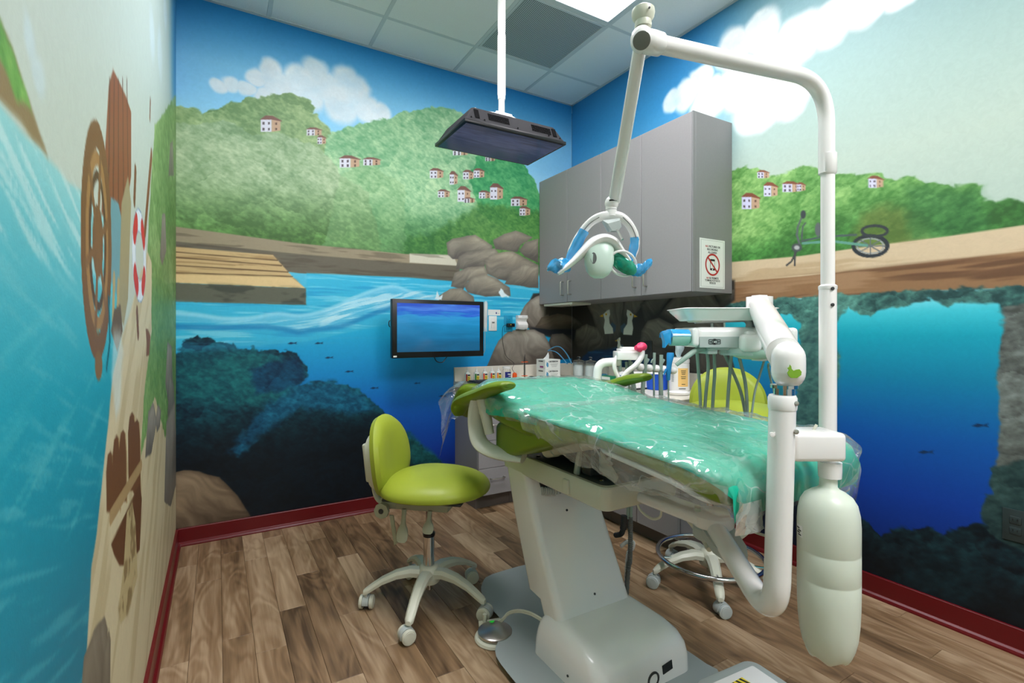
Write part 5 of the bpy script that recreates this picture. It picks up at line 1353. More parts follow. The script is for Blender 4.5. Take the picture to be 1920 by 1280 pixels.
b = newbm(); sheet(b, back_t, .013, lambda y: float(np.interp(y, [1.36, 1.48, 1.64, 1.8, 2.2], [.01, .03, .07, .06, .03])), k=9, nx=56, wr=.011, fx=9, fy=13, seed=12, ragged=.5, inward=.02, re=.022)
single('back_film', b, M['film'], 'crinkled clear plastic film draped over the reclined backrest', 'plastic film', 'clear chair films', loc=(CCX, 1.75, .9), ang=80)
# film hood over the headrest with a tail hanging down
b = newbm(); rows = []
for i, xx in enumerate(np.linspace(-1.05, 1.05, 26)):
    dz = -.022 * math.cos(min(1, abs(xx)) * math.pi) * (1 - .3 * abs(xx))
    P = []
    for j in range(22):
        q = j / 21
        if q < .5: yy = 2.22 + .24 * q * 2; z = .935 - .09 * (q * 2) ** 1.6 + dz
        else: yy = 2.46 + .03 * math.sin((q - .5) * 9 + xx * 4); z = .845 + dz - (.10 + .22 * sstep(-.55, -.95, np.array(xx)) + .03 * math.sin(xx * 9)) * (q - .5) * 2
        P.append(b.verts.new((1.215 + .172 * xx + .006 * math.sin(j * 1.1 + i), yy, z - .03 * sstep(.9, 1.05, np.array(abs(xx))))))
    rows.append(P)
for A, B in zip(rows[:-1], rows[1:]):
    for j in range(21): b.faces.new((A[j], A[j + 1], B[j + 1], B[j]))
single('headrest_film', b, M['film'], 'clear plastic bag over the headrest with a long tail hanging down', 'plastic film', 'clear chair films', loc=(1.215, 2.33, .9), ang=80)
# ------------------------------------------------------------------ delivery unit (arm, bottle, control head, tray)
CM = Matrix((RV, FV, UP)).transposed()       # axes: right, away, up of the unit as it stands
def cbox(b, u0, u1, v0, v1, t, depth, bev=.004, seg=3):
    c = W((u0 + u1) / 2, (v0 + v1) / 2, t) + FV * depth / 2
    box(b, c, ((u1 - u0) * t / FPX, depth, (v1 - v0) * t / FPX), bev, seg, CM)
TJ = 1.08; sj = TJ / FPX
base = W(1466, 900, TJ)
unit = thing('delivery_unit', 'white dental delivery unit on a curved arm, with tray, hoses and control head', 'dental unit', (base.x, base.y, .5))
b = newbm(); box(b, (1.222, 1.06, .655), (.085, .26, .034), .012, 3); lathe(b, [(.055, .636), (.058, .642), (.058, .668), (.05, .674)], (1.238, .93, 0), 28); obj('arm_bracket', b, M['white'], unit)
b = newbm(); lathe(b, [(.052, .600), (.054, .605), (.054, .630), (.05, .635)], (1.238, .93, 0), 28)
Q0 = W(1338, 985, 1.41); Q1 = W(1455, 1168, TJ); 
dq = (Q1 - Q0).normalized(); sd = dq.cross(UP).normalized()
prism(b, [(-.06, -.05), (-.06, .05), (.10, .042), (.14, .02), (.14, -.03), (.10, -.045)], W(1340, 972, 1.42) - UP * .012, dq, sd, .022)
obj('pivot_plate', b, M['greyplastic'], unit)
b = newbm()
for du, dv in ((-32, -6), (38, -8)): lathe(b, [(.009, 0), (.009, .018), (.006, .020)], W(1340 + du, 966 + dv, 1.43), 12)
obj('clamp_bolt', b, M['cream'], unit)
VT = W(1467, 757, TJ)
b = newbm(); path = fillet([W(1330, 972, 1.43), Q1 + Vector((0, 0, -.004)), VT], .105, 12); tube(b, path, .0268, 28); jt = obj('arm_tube', b, M['white'], unit)
b = newbm(); lathe(b, [(.0278, -.012), (.0288, -.008), (.0288, .014), (.026, .020)], VT, 28); obj('tube_collar', b, M['white'], jt)
for nm, (u, v) in (('screw', (1480, 753)), ('screw', (1480, 805)), ('screw', (1441, 812))):
    b = newbm(); q = W(u, v, TJ) - FV * (.0245 if u > 1450 else .014) ; lathe(b, [(.0052, -.002), (.0052, .0025), (.003, .003)], q, 14, -FV); obj(nm, b, M['steel'] if u > 1450 else M['white'], jt)
# end cap with the green emblem
cc = W(1478, 684, TJ)
b = newbm(); lathe(b, [(.021, .0), (.021, .02), (.027, .021), (.027, .028)], W(1470, 745, TJ), 24); obj('neck_ring', b, M['chrome'], unit)
b = newbm(); pr = [(.001, -.052)] + [(.0335 * math.sin(a), -.015 - .037 * math.cos(a)) for a in np.linspace(.25, math.pi / 2, 7)] + [(.0335 * math.cos(a), .015 + .037 * math.sin(a)) for a in np.linspace(0, math.pi / 2 - .1, 8)] + [(.001, .052)]
lathe(b, pr, cc, 32); cap = obj('arm_cap', b, M['white'], unit)
b = newbm(); o_ = cc - FV * .034 - RV * .008 + UP * -.012
prism(b, [(1.75 * x, 1.75 * y) for x, y in ((-.007, -.005), (-.004, -.0075), (.003, -.0075), (.008, -.004), (.0085, .0), (.006, .003), (.002, .0025), (-.001, .001), (-.0035, .0035), (-.004, .0065), (-.0055, .0085), (-.006, .006), (-.0085, .0045), (-.0065, .002), (-.0085, -.001))], o_ - FV * .001, RV, UP, .002)
obj('green_emblem', b, M['leaf'], cap)
# flex arm up to the head
FE = W(1424, 572, 1.78)
b = newbm(); p0 = W(1470, 662, 1.10); dr = (FE - p0).normalized()
tube(b, [p0, p0.lerp(FE, .3), p0.lerp(FE, .9), FE, FE + dr * .018, FE + dr * .030], [.036, .037, .038, .038, .030, .008], 28); obj('flex_arm', b, M['white'], unit)
b = newbm(); tube(b, [p0 - UP * .034, FE - UP * .05], .020, 12, shape=(1.2, 1.0)); obj('arm_underside', b, M['greyplastic'], unit)
b = newbm(); cyl(b, FE + UP * .035, FE - UP * .20, .026, n=24); cyl(b, FE + UP * .030, FE - UP * .055, .044, n=28); obj('head_post', b, M['white'], unit)
TH = 1.72
b = newbm(); cbox(b, 1306, 1490, 613, 652, TH, .20, .022, 4); head = obj('control_head', b, M['white'], unit)
b = newbm(); cbox(b, 1300, 1313, 614, 650, TH - .005, .21, .016, 4); obj('end_cap', b, M['white'], head)
b = newbm(); cbox(b, 1484, 1499, 614, 652, TH - .005, .21, .016, 4); obj('end_cap', b, M['white'], head)
b = newbm(); cbox(b, 1312, 1408, 631, 651.5, TH - .004, .02, .001, 1); obj('front_panel', b, M['greyplastic'], head)
b = newbm(); em = W(1340, 640.5, TH - .0052); s_ = TH / FPX
ring_ = [em + RV * x + UP * z for x, z in rrect(11 * s_, 3.8 * s_, .8 * s_, 3)]
tube(b, ring_ + [ring_[0]], .0009, 6); ring2 = [em + RV * (5 * s_ * math.cos(a)) + UP * (5 * s_ * math.sin(a)) for a in np.linspace(0, 2 * math.pi, 19)]; tube(b, ring2, .0009, 6)
ring3 = [em + RV * (2.6 * s_ * math.cos(a)) + UP * (2.8 * s_ * math.sin(a)) for a in np.linspace(.6, 2 * math.pi - .6, 15)]; tube(b, ring3, .0012, 6)
for dx in (-7.6, 7.6): box(b, em + RV * dx * s_, (4.4 * s_, .001, 1.8 * s_), 0, M=CM)
obj('badge', b, M['ink'], head)
b = newbm(); cbox(b, 1327, 1346, 650, 664, TH + .01, .10, .004); cbox(b, 1330, 1368, 649, 656, TH + .005, .12, .003); obj('hose_block', b, M['greyplastic'], head)
b = newbm(); cbox(b, 1392, 1432, 626, 660, TH - .03, .16, .018, 4); cbox(b, 1400, 1420, 620, 632, TH - .02, .10, .012, 3); obj('arm_hub', b, M['white'], head)
b = newbm(); c0 = W(1412, 655, TH + .06); lathe(b, [(.082, .0), (.080, -.012), (.066, -.026), (.04, -.034), (.01, -.036)], c0, 32); obj('light_bowl', b, mat('mint_plastic', (190, 222, 206), .25, var=.03, alpha=.9), head)
b = newbm(); lathe(b, [(.060, .004), (.066, -.012), (.060, -.020), (.02, -.022)], W(1384, 655, TH + .05), 32); obj('tray_lamp', b, M['sleeve'], head)
# wrapped side handle
M['mintclear'] = mat('mint_clear_plastic', (150, 206, 190), .12, var=.06, alpha=.72)
b = newbm(); cyl(b, W(1288, 633, TH + .03), W(1256, 633, TH + .03), 15.5 * s_, n=24); cyl(b, W(1300, 633, TH + .03), W(1286, 633, TH + .03), 10 * s_, n=20); obj('side_handle', b, M['mintclear'], unit)
b = newbm(); rr = []
for i, u in enumerate((1290, 1274, 1257, 1250, 1243)):
    r0 = [16.2, 16.4, 16.6, 14, 12][i]; rr.append([W(u, 633 + (2 if i > 2 else 0), TH + .03) + UP * (r0 * s_ * math.sin(a) * (1 + (.35 * math.sin(3 * a + i) if i > 2 else 0))) + FV * (r0 * s_ * math.cos(a)) for a in np.linspace(.5, math.pi - .2, 12)] if i < 3 else [W(u, 633 + 4, TH + .03) + UP * (r0 * s_ * math.sin(a) * (1 + .4 * math.sin(3 * a + i))) + FV * (r0 * s_ * math.cos(a)) + RV * (-.008 * math.sin(2 * a)) for a in np.linspace(.5, math.pi - .2, 12)])
rows = [[b.verts.new(p) for p in r_] for r_ in rr]
for A, B in zip(rows[:-1], rows[1:]):
    for j in range(11): b.faces.new((A[j], A[j + 1], B[j + 1], B[j]))
P = [W(u, v, TH + .0) for u, v in ((1258, 617), (1242, 624), (1247, 640), (1247, 652), (1254, 642), (1258, 646))]
skin(b, [P, [p + FV * .03 for p in P]]); obj('handle_film', b, M['bluefilm'], unit)
b = newbm(); tube(b, spline([W(1268, 684, TH), W(1290, 667, TH), W(1303, 658, TH + .02), W(1318, 654, TH + .03), W(1335, 654, TH + .04)], 5), [.007] + [.0095] * 4, 12); obj('pointer_rod', b, M['sage'], unit)
# tray above the head
b = newbm(); zt_ = W(1340, 600, TH).z
tr = [(1247, 586), (1268, 578), (1440, 576.5), (1452, 577)]
L0 = -.006
def trp(u, d): q = W(u, 590, TH); return Vector((q.x, q.y, 0)) + FV * d
dep = .20
rings = []
for hgt, ins in ((.002, .034), (-.001, .030), (.030, .004), (.038, .0), (.041, -.006), (.043, -.003), (.040, .006), (.004, .032)):
    c0 = trp(1370, 0); hw = 88 * TH / FPX
    rings.append([Vector((c0.x, c0.y, zt_)) + RV * x + FV * (y + dep / 2 - .02) + UP * hgt for x, y in rrect(hw - ins, dep / 2 - ins, .03, 4)])
skin(b, rings); tray = obj('instrument_tray', b, M['white'], unit)
b = newbm(); tube(b, fillet([W(1303, 600, TH + .06), W(1398, 597, TH + .06), W(1405, 604, TH + .06), W(1405, 628, TH + .06)], .03, 6), .0125, 14); obj('tray_support', b, M['white'], unit)
b = newbm(); cbox(b, 1298, 1318, 592, 604, TH + .03, .06, .008); obj('tray_clip', b, M['cream'], unit)
b = newbm(); cyl(b, W(1335, 616, TH + .05), W(1335, 606, TH + .05), .0045, n=10); cyl(b, W(1335, 596, TH + .05), W(1335, 588, TH + .05), .0035, n=10); obj('tray_pin', b, M['steel'], unit)
# hoses hang behind the chair and loop back up
TQ = 1.93
hz = [((1307, 660), (1310, 700), (1313, 745)), ((1325, 652), (1328, 690), (1323, 745)), ((1339, 662), (1340, 700), (1337, 745)), ((1357, 660), (1373, 695), (1391, 742)), ((1371, 668), (1368, 705), (1365, 745)), ((1387, 674), (1396, 710), (1400, 745)), ((1432, 678), (1424, 705), (1414, 742)), ((1441, 690), (1446, 715), (1452, 738))]
for k, (a, m_, e_) in enumerate(hz):
    b = newbm(); tq = TQ - .0008 * max(0, a[0] - 1340)
    bot = W(e_[0] + (e_[0] - m_[0]) * .8, 820, tq)
    P = [W(a[0], a[1] - 8, TH + .14), W(*a, tq - .03), W(*m_, tq), W(*e_, tq), bot, bot + UP * -.05 + RV * .02]
    tube(b, spline(P, 5), .0062 if k not in (6, 7) else .004, 10); obj('hose', b, M['sage'], unit)
# water bottle and its holder block
TBk = 1.10
b = newbm(); cbox(b, 1490, 1590, 813, 867, TJ - .012, .088, .010, 4); blk = obj('bottle_holder', b, M['white'], unit)
b = newbm(); q = W(1523, 811, TJ + .035); lathe(b, [(.014, -.001), (.014, .002), (.006, .006)], q, 18); obj('toggle_ring', b, M['steel'], blk)
b = newbm(); tube(b, [q, q + UP * .012 + RV * .006, q + UP * .018 + RV * .010], .0032, 10); obj('toggle', b, M['cream'], blk)
b = newbm()
for u, dd in ((1500, .04), (1556, .03), (1570, .045), (1538, .06)):
    c0 = W(u, 813, TJ - .012); box(b, Vector((c0.x, c0.y, W(1540, 813, TJ - .012).z - .0005)) + FV * dd, (.008, .002, .001), 0, M=CM); box(b, Vector((c0.x, c0.y, W(1540, 813, TJ - .012).z - .0005)) + FV * (dd - .004) + RV * .003, (.004, .002, .001), 0, M=CM)
obj('icons', b, M['rubber'], blk)
bc = W(1556, 867, TBk); sb = TBk / FPX; sr = sb * .85
b = newbm(); lathe(b, [(23 * sr, .002), (23 * sr, -14 * sb), (22 * sr, -27 * sb), (19 * sr, -28 * sb)], bc, 28); obj('bottle_cap', b, M['white'], unit)
b = newbm()
pr = [(17, 27), (17.5, 44), (22, 49), (34, 54), (46, 62), (54, 74), (58.5, 92), (60, 112), (60, 160), (59.4, 161.5), (60, 163), (60, 213), (59.4, 214.5), (60, 216), (59.5, 262), (58, 290), (55, 318), (50, 338), (44, 352)]
rings = []
n = 80
bx_ = bc - RV * 3 * sb
for r, h in pr: rings.append([bx_ + Vector((math.cos(2 * math.pi * j / n) * r * sr, math.sin(2 * math.pi * j / n) * r * sr, -h * sb)) for j in range(n)])
for r, h, am in ((42, 355, 1.0), (38, 359.5, 2.6), (33, 361.5, 4.2), (27, 361, 5), (20, 358, 4.4), (12, 353, 2.6), (3, 349, .4)):
    rings.append([bx_ + Vector((math.cos(2 * math.pi * j / n) * r * sr, math.sin(2 * math.pi * j / n) * r * sr, -(h + am * math.cos(5 * 2 * math.pi * j / n + .6)) * sb)) for j in range(n)])
skin(b, rings); bt = obj('water_bottle', b, M['bottle'], unit)
b = newbm(); va = math.atan2(-bx_.y, -bx_.x) - 1.25
skin(b, [[bx_ + Vector((math.cos(a) * r * sr, math.sin(a) * r * sr, -z * sb)) for r, z in ((60.1, 118), (60.1, 140), (60.8, 140), (60.8, 118))] for a in np.linspace(va, va + .35, 5)]); obj('warning_label', b, M['paper'], bt)
b = newbm()
for dz, da in ((124, .10), (128, .2), (132, .12), (136, .2)): a = va + da; box(b, bx_ + Vector((math.cos(a) * 60.9 * sr, math.sin(a) * 60.9 * sr, -dz * sb)), (.001, .010, .0022), 0, M=Matrix.Rotation(a, 3, 'Z'))
obj('label_print', b, M['ink'], bt)

# coiled tubes below the arm pivot
for k, (pts, r, lb) in enumerate((([(1352, 975, 1.45), (1372, 1010, 1.55), (1400, 996, 1.6), (1418, 965, 1.62), (1424, 940, 1.62)], .009, 0), ([(1345, 985, 1.47), (1378, 1004, 1.58), (1392, 985, 1.62), (1398, 950, 1.64)], .008, 1), ([(1392, 950, 1.55), (1396, 975, 1.6), (1412, 995, 1.55), (1436, 1004, 1.4)], .004, 2), ([(1270, 950, 1.5), (1300, 985, 1.52), (1318, 1010, 1.5), (1330, 1030, 1.45)], .008, 3), ([(1192, 932, 1.62), (1200, 955, 1.6), (1222, 972, 1.58), (1238, 968, 1.56), (1240, 948, 1.55)], .004, 4))):
    b = newbm(); tube(b, spline([W(*p) for p in pts], 6), r, 10); obj('tubing', b, M['cream'], unit)

# ------------------------------------------------------------------ dental light on its pole
TP = 1.165; sp_ = TP / FPX * .86
pb = W(1552, 812, TP)
lamp = thing('dental_light', 'white dental operating light hanging from a tall bent pole with blue film on its handles', 'dental light', pb)
b = newbm(); cyl(b, W(1552, 864, TP), W(1552, 538, TP), 17 * sp_, n=28); pole = obj('pole_sleeve', b, M['white'], lamp)
b = newbm(); lathe(b, [(17.2 * sp_, -.003), (18 * sp_, 0), (18 * sp_, .006), (15 * sp_, .009)], W(1552, 541, TP), 28); obj('sleeve_rim', b, M['white'], pole)
for v in (542, 572):
    b = newbm(); lathe(b, [(.004, -.001), (.004, .002), (.0025, .0025)], W(1551, v, TP) - FV * 17 * sp_, 12, -FV); obj('screw', b, M['dark'], pole)
b = newbm(); cyl(b, W(1552, 545, TP), W(1552, 325, TP), 13.6 * sp_, n=28); obj('pole', b, M['white'], lamp)
HB = W(1222, 80, .97)
b = newbm(); lathe(b, [(13.7 * sp_, -22 * sp_), (17.5 * sp_, -16 * sp_), (17.5 * sp_, 24 * sp_), (15 * sp_, 27 * sp_)], W(1552, 310, TP), 28); obj('pole_collar', b, M['white'], lamp)
b = newbm(); tube(b, fillet([W(1550, 325, TP), W(1550, 152, TP + .0), HB], .155, 14), 15.8 * sp_, 28); obj('overhead_arm', b, M['white'], lamp)
dA = (HB - W(1550, 152, TP)).normalized()
b = newbm(); tube(b, [HB - dA * .022, HB - dA * .020, HB, HB + dA * .012, HB + dA * .028], [.020, .0215, .0225, .0225, .012], 28)
ellipsoid(b, W(1203, 74, .972), (.0215, .024, .0255), 24, CM); hub = obj('arm_elbow', b, M['white'], lamp)
fd = (W(1203, 74, .972) - CAMP).normalized()
b = newbm(); c0 = W(1203, 76, .972) - fd * .0268; lathe(b, [(.0165, -.003), (.0165, .001), (.013, .0018)], c0, 30, -fd + UP * -.12); obj('elbow_cover', b, mat('grey_cover', (110, 112, 104), .5, var=.03), hub)
b = newbm(); lathe(b, [(.0155, .0), (.0165, .006), (.0155, .012), (.021, .020), (.0225, .028), (.0215, .035), (.012, .042), (.002, .043)], W(1206, 52, .972), 30); top = obj('swivel_cap', b, M['cream'], lamp)
b = newbm(); lathe(b, [(.002, 0), (.002, .002)], W(1211, 29, .972) - FV * .0225, 8, -FV); obj('screw', b, M['dark'], top)
TL = 1.35; sl = TL / FPX
JT = W(1152, 376, TL)
b = newbm(); tube(b, [W(1203, 70, .985), W(1203, 70, .985).lerp(JT, .5), JT], [.0132, .0148, .0162], 24); obj('drop_arm', b, M['white'], lamp)
b = newbm(); ellipsoid(b, W(1147, 381, TL), (13 * sl, 14 * sl, 14 * sl), 20, CM); cyl(b, W(1146, 385, TL), W(1146, 406, TL), 10.5 * sl, n=24); jo = obj('knuckle', b, M['white'], lamp)
b = newbm(); cbox(b, 1143, 1157, 373.5, 376, TL - .022, .01, .001); obj('knuckle_slot', b, M['black'], jo)
b = newbm(); lathe(b, [(10.7 * sl, 0), (10.7 * sl, .001)], W(1146, 394, TL), 24); obj('ring_gap', b, M['rubber'], jo)
# yoke
b = newbm(); yk = [W(u, v, TL + d) for u, v, d in ((1066, 492, .03), (1072, 470, .03), (1085, 445, .02), (1103, 421, .01), (1122, 408, 0), (1146, 404, 0), (1166, 408, 0), (1182, 425, .0), (1191, 447, .01), (1190, 468, .02), (1183, 488, .03))]
tube(b, spline(yk, 5), [5.5 * sl, 7 * sl, 7.5 * sl, 7.5 * sl, 8 * sl, 8.5 * sl, 8 * sl, 7.5 * sl, 7.5 * sl, 7 * sl, 5 * sl], 16, shape=(1.0, 1.1)); yoke = obj('yoke', b, M['white'], lamp)
b = newbm(); 
for seg_ in (yk[1:5], yk[6:9]): tube(b, spline([p - FV * 8.2 * sl - UP * 1 * sl for p in seg_], 4), .0011, 6)
obj('yoke_seam', b, M['rubber'], yoke)
b = newbm(); o0 = W(1150, 421, TL - .03); skin(b, [[o0 + RV * (x * sl) + UP * (z * sl) + FV * d for x, z in P] for d, P in ((.05, [(-14, 12), (12, 14), (14, 2), (10, -6), (-4, -6)]), (.012, [(-18, 10), (14, 14), (17, -2), (10, -12), (-4, -12)]), (0, [(-10, 2), (12, 8), (14, -4), (9, -11), (-2, -11)]))]); sen = obj('sensor_block', b, M['greyplastic'], lamp)
b = newbm(); cyl(b, W(1157, 431, TL - .03), W(1167, 449, TL - .05), .0032, n=10); obj('sensor_rod', b, M['steel'], sen)
def film_sleeve(P, R, nm):
    b = newbm(); Q = spline(P, 5); rows = []
    tube(b, Q, [r * (1 + .05 * math.sin(i * 1.3)) for i, r in enumerate(np.interp(np.linspace(0, 1, len(Q)), np.linspace(0, 1, len(R)), R))], 12, shape=(1.0, .9)); return obj(nm, b, M['bluefilm'], lamp)
film_sleeve([W(1096, 432, TL + .01), W(1086, 450, TL + .015), W(1074, 474, TL + .02), W(1064, 494, TL + .02)], [10.5 * sl, 11 * sl, 11 * sl, 8 * sl], 'film_sleeve')
film_sleeve([W(1190, 444, TL + .01), W(1189, 460, TL + .01), W(1184, 478, TL + .02), W(1180, 490, TL + .02)], [8.6 * sl, 9 * sl, 9 * sl, 7 * sl], 'film_sleeve')
# head shell: two drooping wings and a central lobe
b = newbm(); wing = [W(u, v, TL + d) for u, v, d in ((1046, 514, .0), (1056, 506, .0), (1075, 490, .0), (1096, 470, .0), (1112, 456, .0), (1130, 450, .0), (1148, 456, .0), (1163, 472, .0), (1178, 490, .0), (1190, 510, .0))]
tube(b, spline(wing, 5), [4 * sl, 7 * sl, 9 * sl, 13 * sl, 15 * sl, 15 * sl, 14 * sl, 10 * sl, 7 * sl, 4 * sl], 20, shape=(2.1, .72) if abs(frame_axes((wing[1] - wing[0]))[0].dot(FV)) > .5 else (.72, 2.1)); sh_ = obj('lamp_shell', b, M['white'], lamp)
b = newbm(); rr = []
for v, hw, dp in ((446, 10, .012), (450, 18, .018), (458, 23, .022), (468, 27, .03), (480, 27, .034), (495, 26, .034), (507, 23, .031), (516, 17, .025), (521, 9, .015)):
    c0 = W(1123, v, TL - .012); rr.append([c0 + RV * (hw * sl * math.copysign(abs(math.cos(a)) ** .7, math.cos(a))) + FV * (dp * math.copysign(abs(math.sin(a)) ** .7, math.sin(a))) for a in np.linspace(0, 2 * math.pi, 25)[:-1]])
skin(b, rr); lobe = obj('lamp_lobe', b, mat('pale_mint_plastic', (206, 226, 212), .3, var=.02), lamp)
b = newbm(); q = W(1109, 487, TL - .012) - FV * .031; lathe(b, [(5.5 * sl, -.002), (5.5 * sl, .001)], q, 20, (-FV - RV * .5)); 
for v_ in b.verts: v_.co.z = q.z + (v_.co.z - q.z) * 1.9
obj('lobe_recess', b, M['rubber'], lobe)
M['reflector'] = mat('green_reflector', (20, 150, 120), .12, var=.5, vscale=120, coat=.6, metal=.3)
b = newbm(); q = W(1168, 494, TL - .010); ax = (-FV * .75 - UP * .45 + RV * .25).normalized()
lathe(b, [(28 * sl, .0), (26 * sl, .006), (14 * sl, .012), (.5 * sl, .013)], q, 30, ax)
for v_ in b.verts:
    d = v_.co - q; k_ = (RV * .8 - UP * .62).normalized(); m_ = ax.cross(k_); v_.co = q + k_ * d.dot(k_) * 1.12 + m_ * d.dot(m_) * .74 + ax * d.dot(ax)
rf = obj('reflector', b, M['reflector'], lamp)
b = newbm(); k_ = (RV * .8 - UP * .62).normalized(); k_ = (k_ - ax * k_.dot(ax)).normalized(); m_ = ax.cross(k_)
rg = [q + k_ * (31.5 * sl * math.cos(a)) + m_ * (21.5 * sl * math.sin(a)) for a in np.linspace(0, 2 * math.pi, 33)[:-1]]
tube(b, rg, .0035, 10, closed=True); obj('reflector_rim', b, M['white'], rf)
# handles with crumpled film
for nm, P, R in (('handle', [W(1070, 497, TL), W(1056, 500, TL), W(1040, 497, TL), W(1026, 504, TL)], [6, 11, 10, 3]), ('handle', [W(1183, 508, TL), W(1196, 508, TL), W(1208, 500, TL), W(1222, 492, TL)], [5, 9, 8, 5])):
    b = newbm(); tube(b, P, [r * .55 * sl for r in R], 12); h = obj('handle', b, M['cream'], lamp)
    b = newbm(); Q = spline(P, 5); rr = []
    for i, p in enumerate(Q):
        r = np.interp(i / (len(Q) - 1), np.linspace(0, 1, len(R)), R) * sl
        rr.append([p + UP * (r * 1.2 * math.sin(a) * (1 + .35 * math.sin(3 * a + i * .7))) + FV * (r * math.cos(a) * (1 + .3 * math.cos(2 * a + i))) for a in np.linspace(0, 2 * math.pi, 15)[:-1]])
    skin(b, rr); obj('handle_film', b, M['bluefilm'], h)
# ------------------------------------------------------------------ assistant's instrument holder behind the chair
TA = 2.33; sa = TA / FPX
pa = W(1160, 745, TA)
ah = thing('instrument_holder', 'white assistant instrument holder with suction hoses standing behind the chair', 'instrument holder', Vector((1.40, 1.70, .66)))
b = newbm(); tube(b, fillet([W(1119, 712, TA), W(1122, 680, TA), W(1162, 678, TA)], .09, 8), 8.2 * sa, 18); obj('curved_pipe', b, M['white'], ah)
b = newbm(); cbox(b, 1158, 1202, 659, 675, TA - .05, .10, .004); hb_ = obj('holder_box', b, M['white'], ah)
b = newbm(); cbox(b, 1163, 1194, 654, 659.5, TA - .04, .08, .003); cbox(b, 1167, 1190, 650.5, 655, TA - .03, .06, .002); obj('box_lid', b, M['white'], hb_)
b = newbm(); cbox(b, 1161, 1166, 674, 696, TA - .01, .02, .002); cbox(b, 1180, 1184, 674, 700, TA - .01, .02, .002); obj('bracket', b, M['sage'], hb_)
b = newbm(); post = [W(1160, 714, TA), W(1160, 790, TA)]; q = post[1]; tube(b, fillet([W(1160, 714, TA), Vector((q.x, q.y, .665)), Vector((1.37, q.y - .02, .665))], .05, 6), 6 * sa, 16); cyl(b, W(1160, 722, TA), W(1160, 714, TA), 7 * sa, n=18); obj('post', b, M['cream'], ah)
b = newbm(); tube(b, spline([W(1204, 655, TA - .05), W(1203, 668, TA - .06), W(1192, 684, TA - .07), W(1176, 697, TA - .07), W(1166, 712, TA - .06), W(1163, 730, TA - .03), W(1162, 770, TA - .02)], 6), 4.8 * sa, 14); obj('suction_hose', b, M['white'], ah)
b = newbm(); tube(b, spline([W(1157, 668, TA - .02), W(1152, 682, TA - .03), W(1154, 696, TA - .03), W(1160, 708, TA - .03), W(1163, 725, TA - .02), W(1166, 770, TA)], 6), 4 * sa, 12); obj('suction_hose', b, M['white'], ah)
b = newbm()
for u0, u1 in ((1176, 1184), (1184, 1191), (1188, 1194)): pass
for k, (u0, u1) in enumerate(((1176, 1184), (1182, 1190), (1186, 1194))):
    b_ = newbm(); tube(b_, spline([W(u0 - 2, 678, TA), W(u0, 700, TA), W((u0 + u1) / 2, 725, TA + .01), W(u1, 770, TA + .01)], 5), 2.6 * sa, 10); obj('hose', b_, M['sage'], ah)
b.free()
b = newbm(); ellipsoid(b, W(1203, 650, TA - .05), (10 * sa, 9 * sa, 8.5 * sa), 18, CM); tube(b, [W(1200, 652, TA - .06), W(1192, 652, TA - .07)], [8 * sa, 4.5 * sa], 14); obj('suction_tip', b, M['pink'], ah)
b = newbm(); cyl(b, W(1195, 690, TA), W(1262, 694, TA), 4.2 * sa, n=14); obj('bar', b, M['cream'], ah)
for u, v in ((1202, 688.5), (1218, 690), (1231, 691), (1245, 692), (1262, 694)):
    b = newbm(); d = (W(1262, 694, TA) - W(1195, 690, TA)).normalized(); lathe(b, [(.003, -7.2 * sa), (5 * sa, -6.4 * sa), (7 * sa, -3.5 * sa), (7.3 * sa, 0), (6.6 * sa, 3.5 * sa), (4.5 * sa, 6.2 * sa), (.003, 7 * sa)], W(u, v, TA), 20, d); obj('holder_ball', b, M['white'], ah)
for k, (u, v0, hr, br_) in enumerate(((1210, 664, 3.2, 4.0), (1226, 661, 2.8, 1.9), (1239, 665, 3.4, 4.2))):
    b = newbm(); cyl(b, W(u + 1, v0, TA - .01), W(u, 694, TA - .01), hr * sa, n=14)
    if k != 1: box(b, W(u + 4, v0 + 12, TA - .012), (5 * sa, .008, 9 * sa), .003, 2, CM @ Matrix.Rotation(.5, 3, 'Y'))
    else: tube(b, spline([W(u - 5, 680, TA - .012), W(u - 3, 675, TA - .012), W(u + 1, 673, TA - .012)], 4), .004, 8)
    ins = obj('instrument', b, M['sage'], ah)
    b = newbm(); tube(b, spline([W(u - .5, 692, TA - .005), W(u - (4 if k == 0 else 0), 720, TA), W(u - (7 if k == 0 else -1), 770, TA)], 6), br_ * sa, 12); obj('hose', b, M['sage'], ah)
b = newbm(); tube(b, [W(1257, 661, TA - .015), W(1257, 665, TA - .015), W(1255, 680, TA - .02), W(1253, 700, TA - .015), W(1253, 712, TA - .01)], [6 * sa, 7 * sa, 5 * sa, 4.5 * sa, 3.6 * sa], 14); tube(b, [W(1250, 692, TA - .02), W(1244, 703, TA - .02)], [3 * sa, 1 * sa], 8); obj('air_water_syringe', b, M['skyblue'], ah)
b = newbm(); cyl(b, W(1253, 711, TA - .01), W(1254, 770, TA - .005), 1.4 * sa, n=10); obj('hose', b, M['sage'], ah)

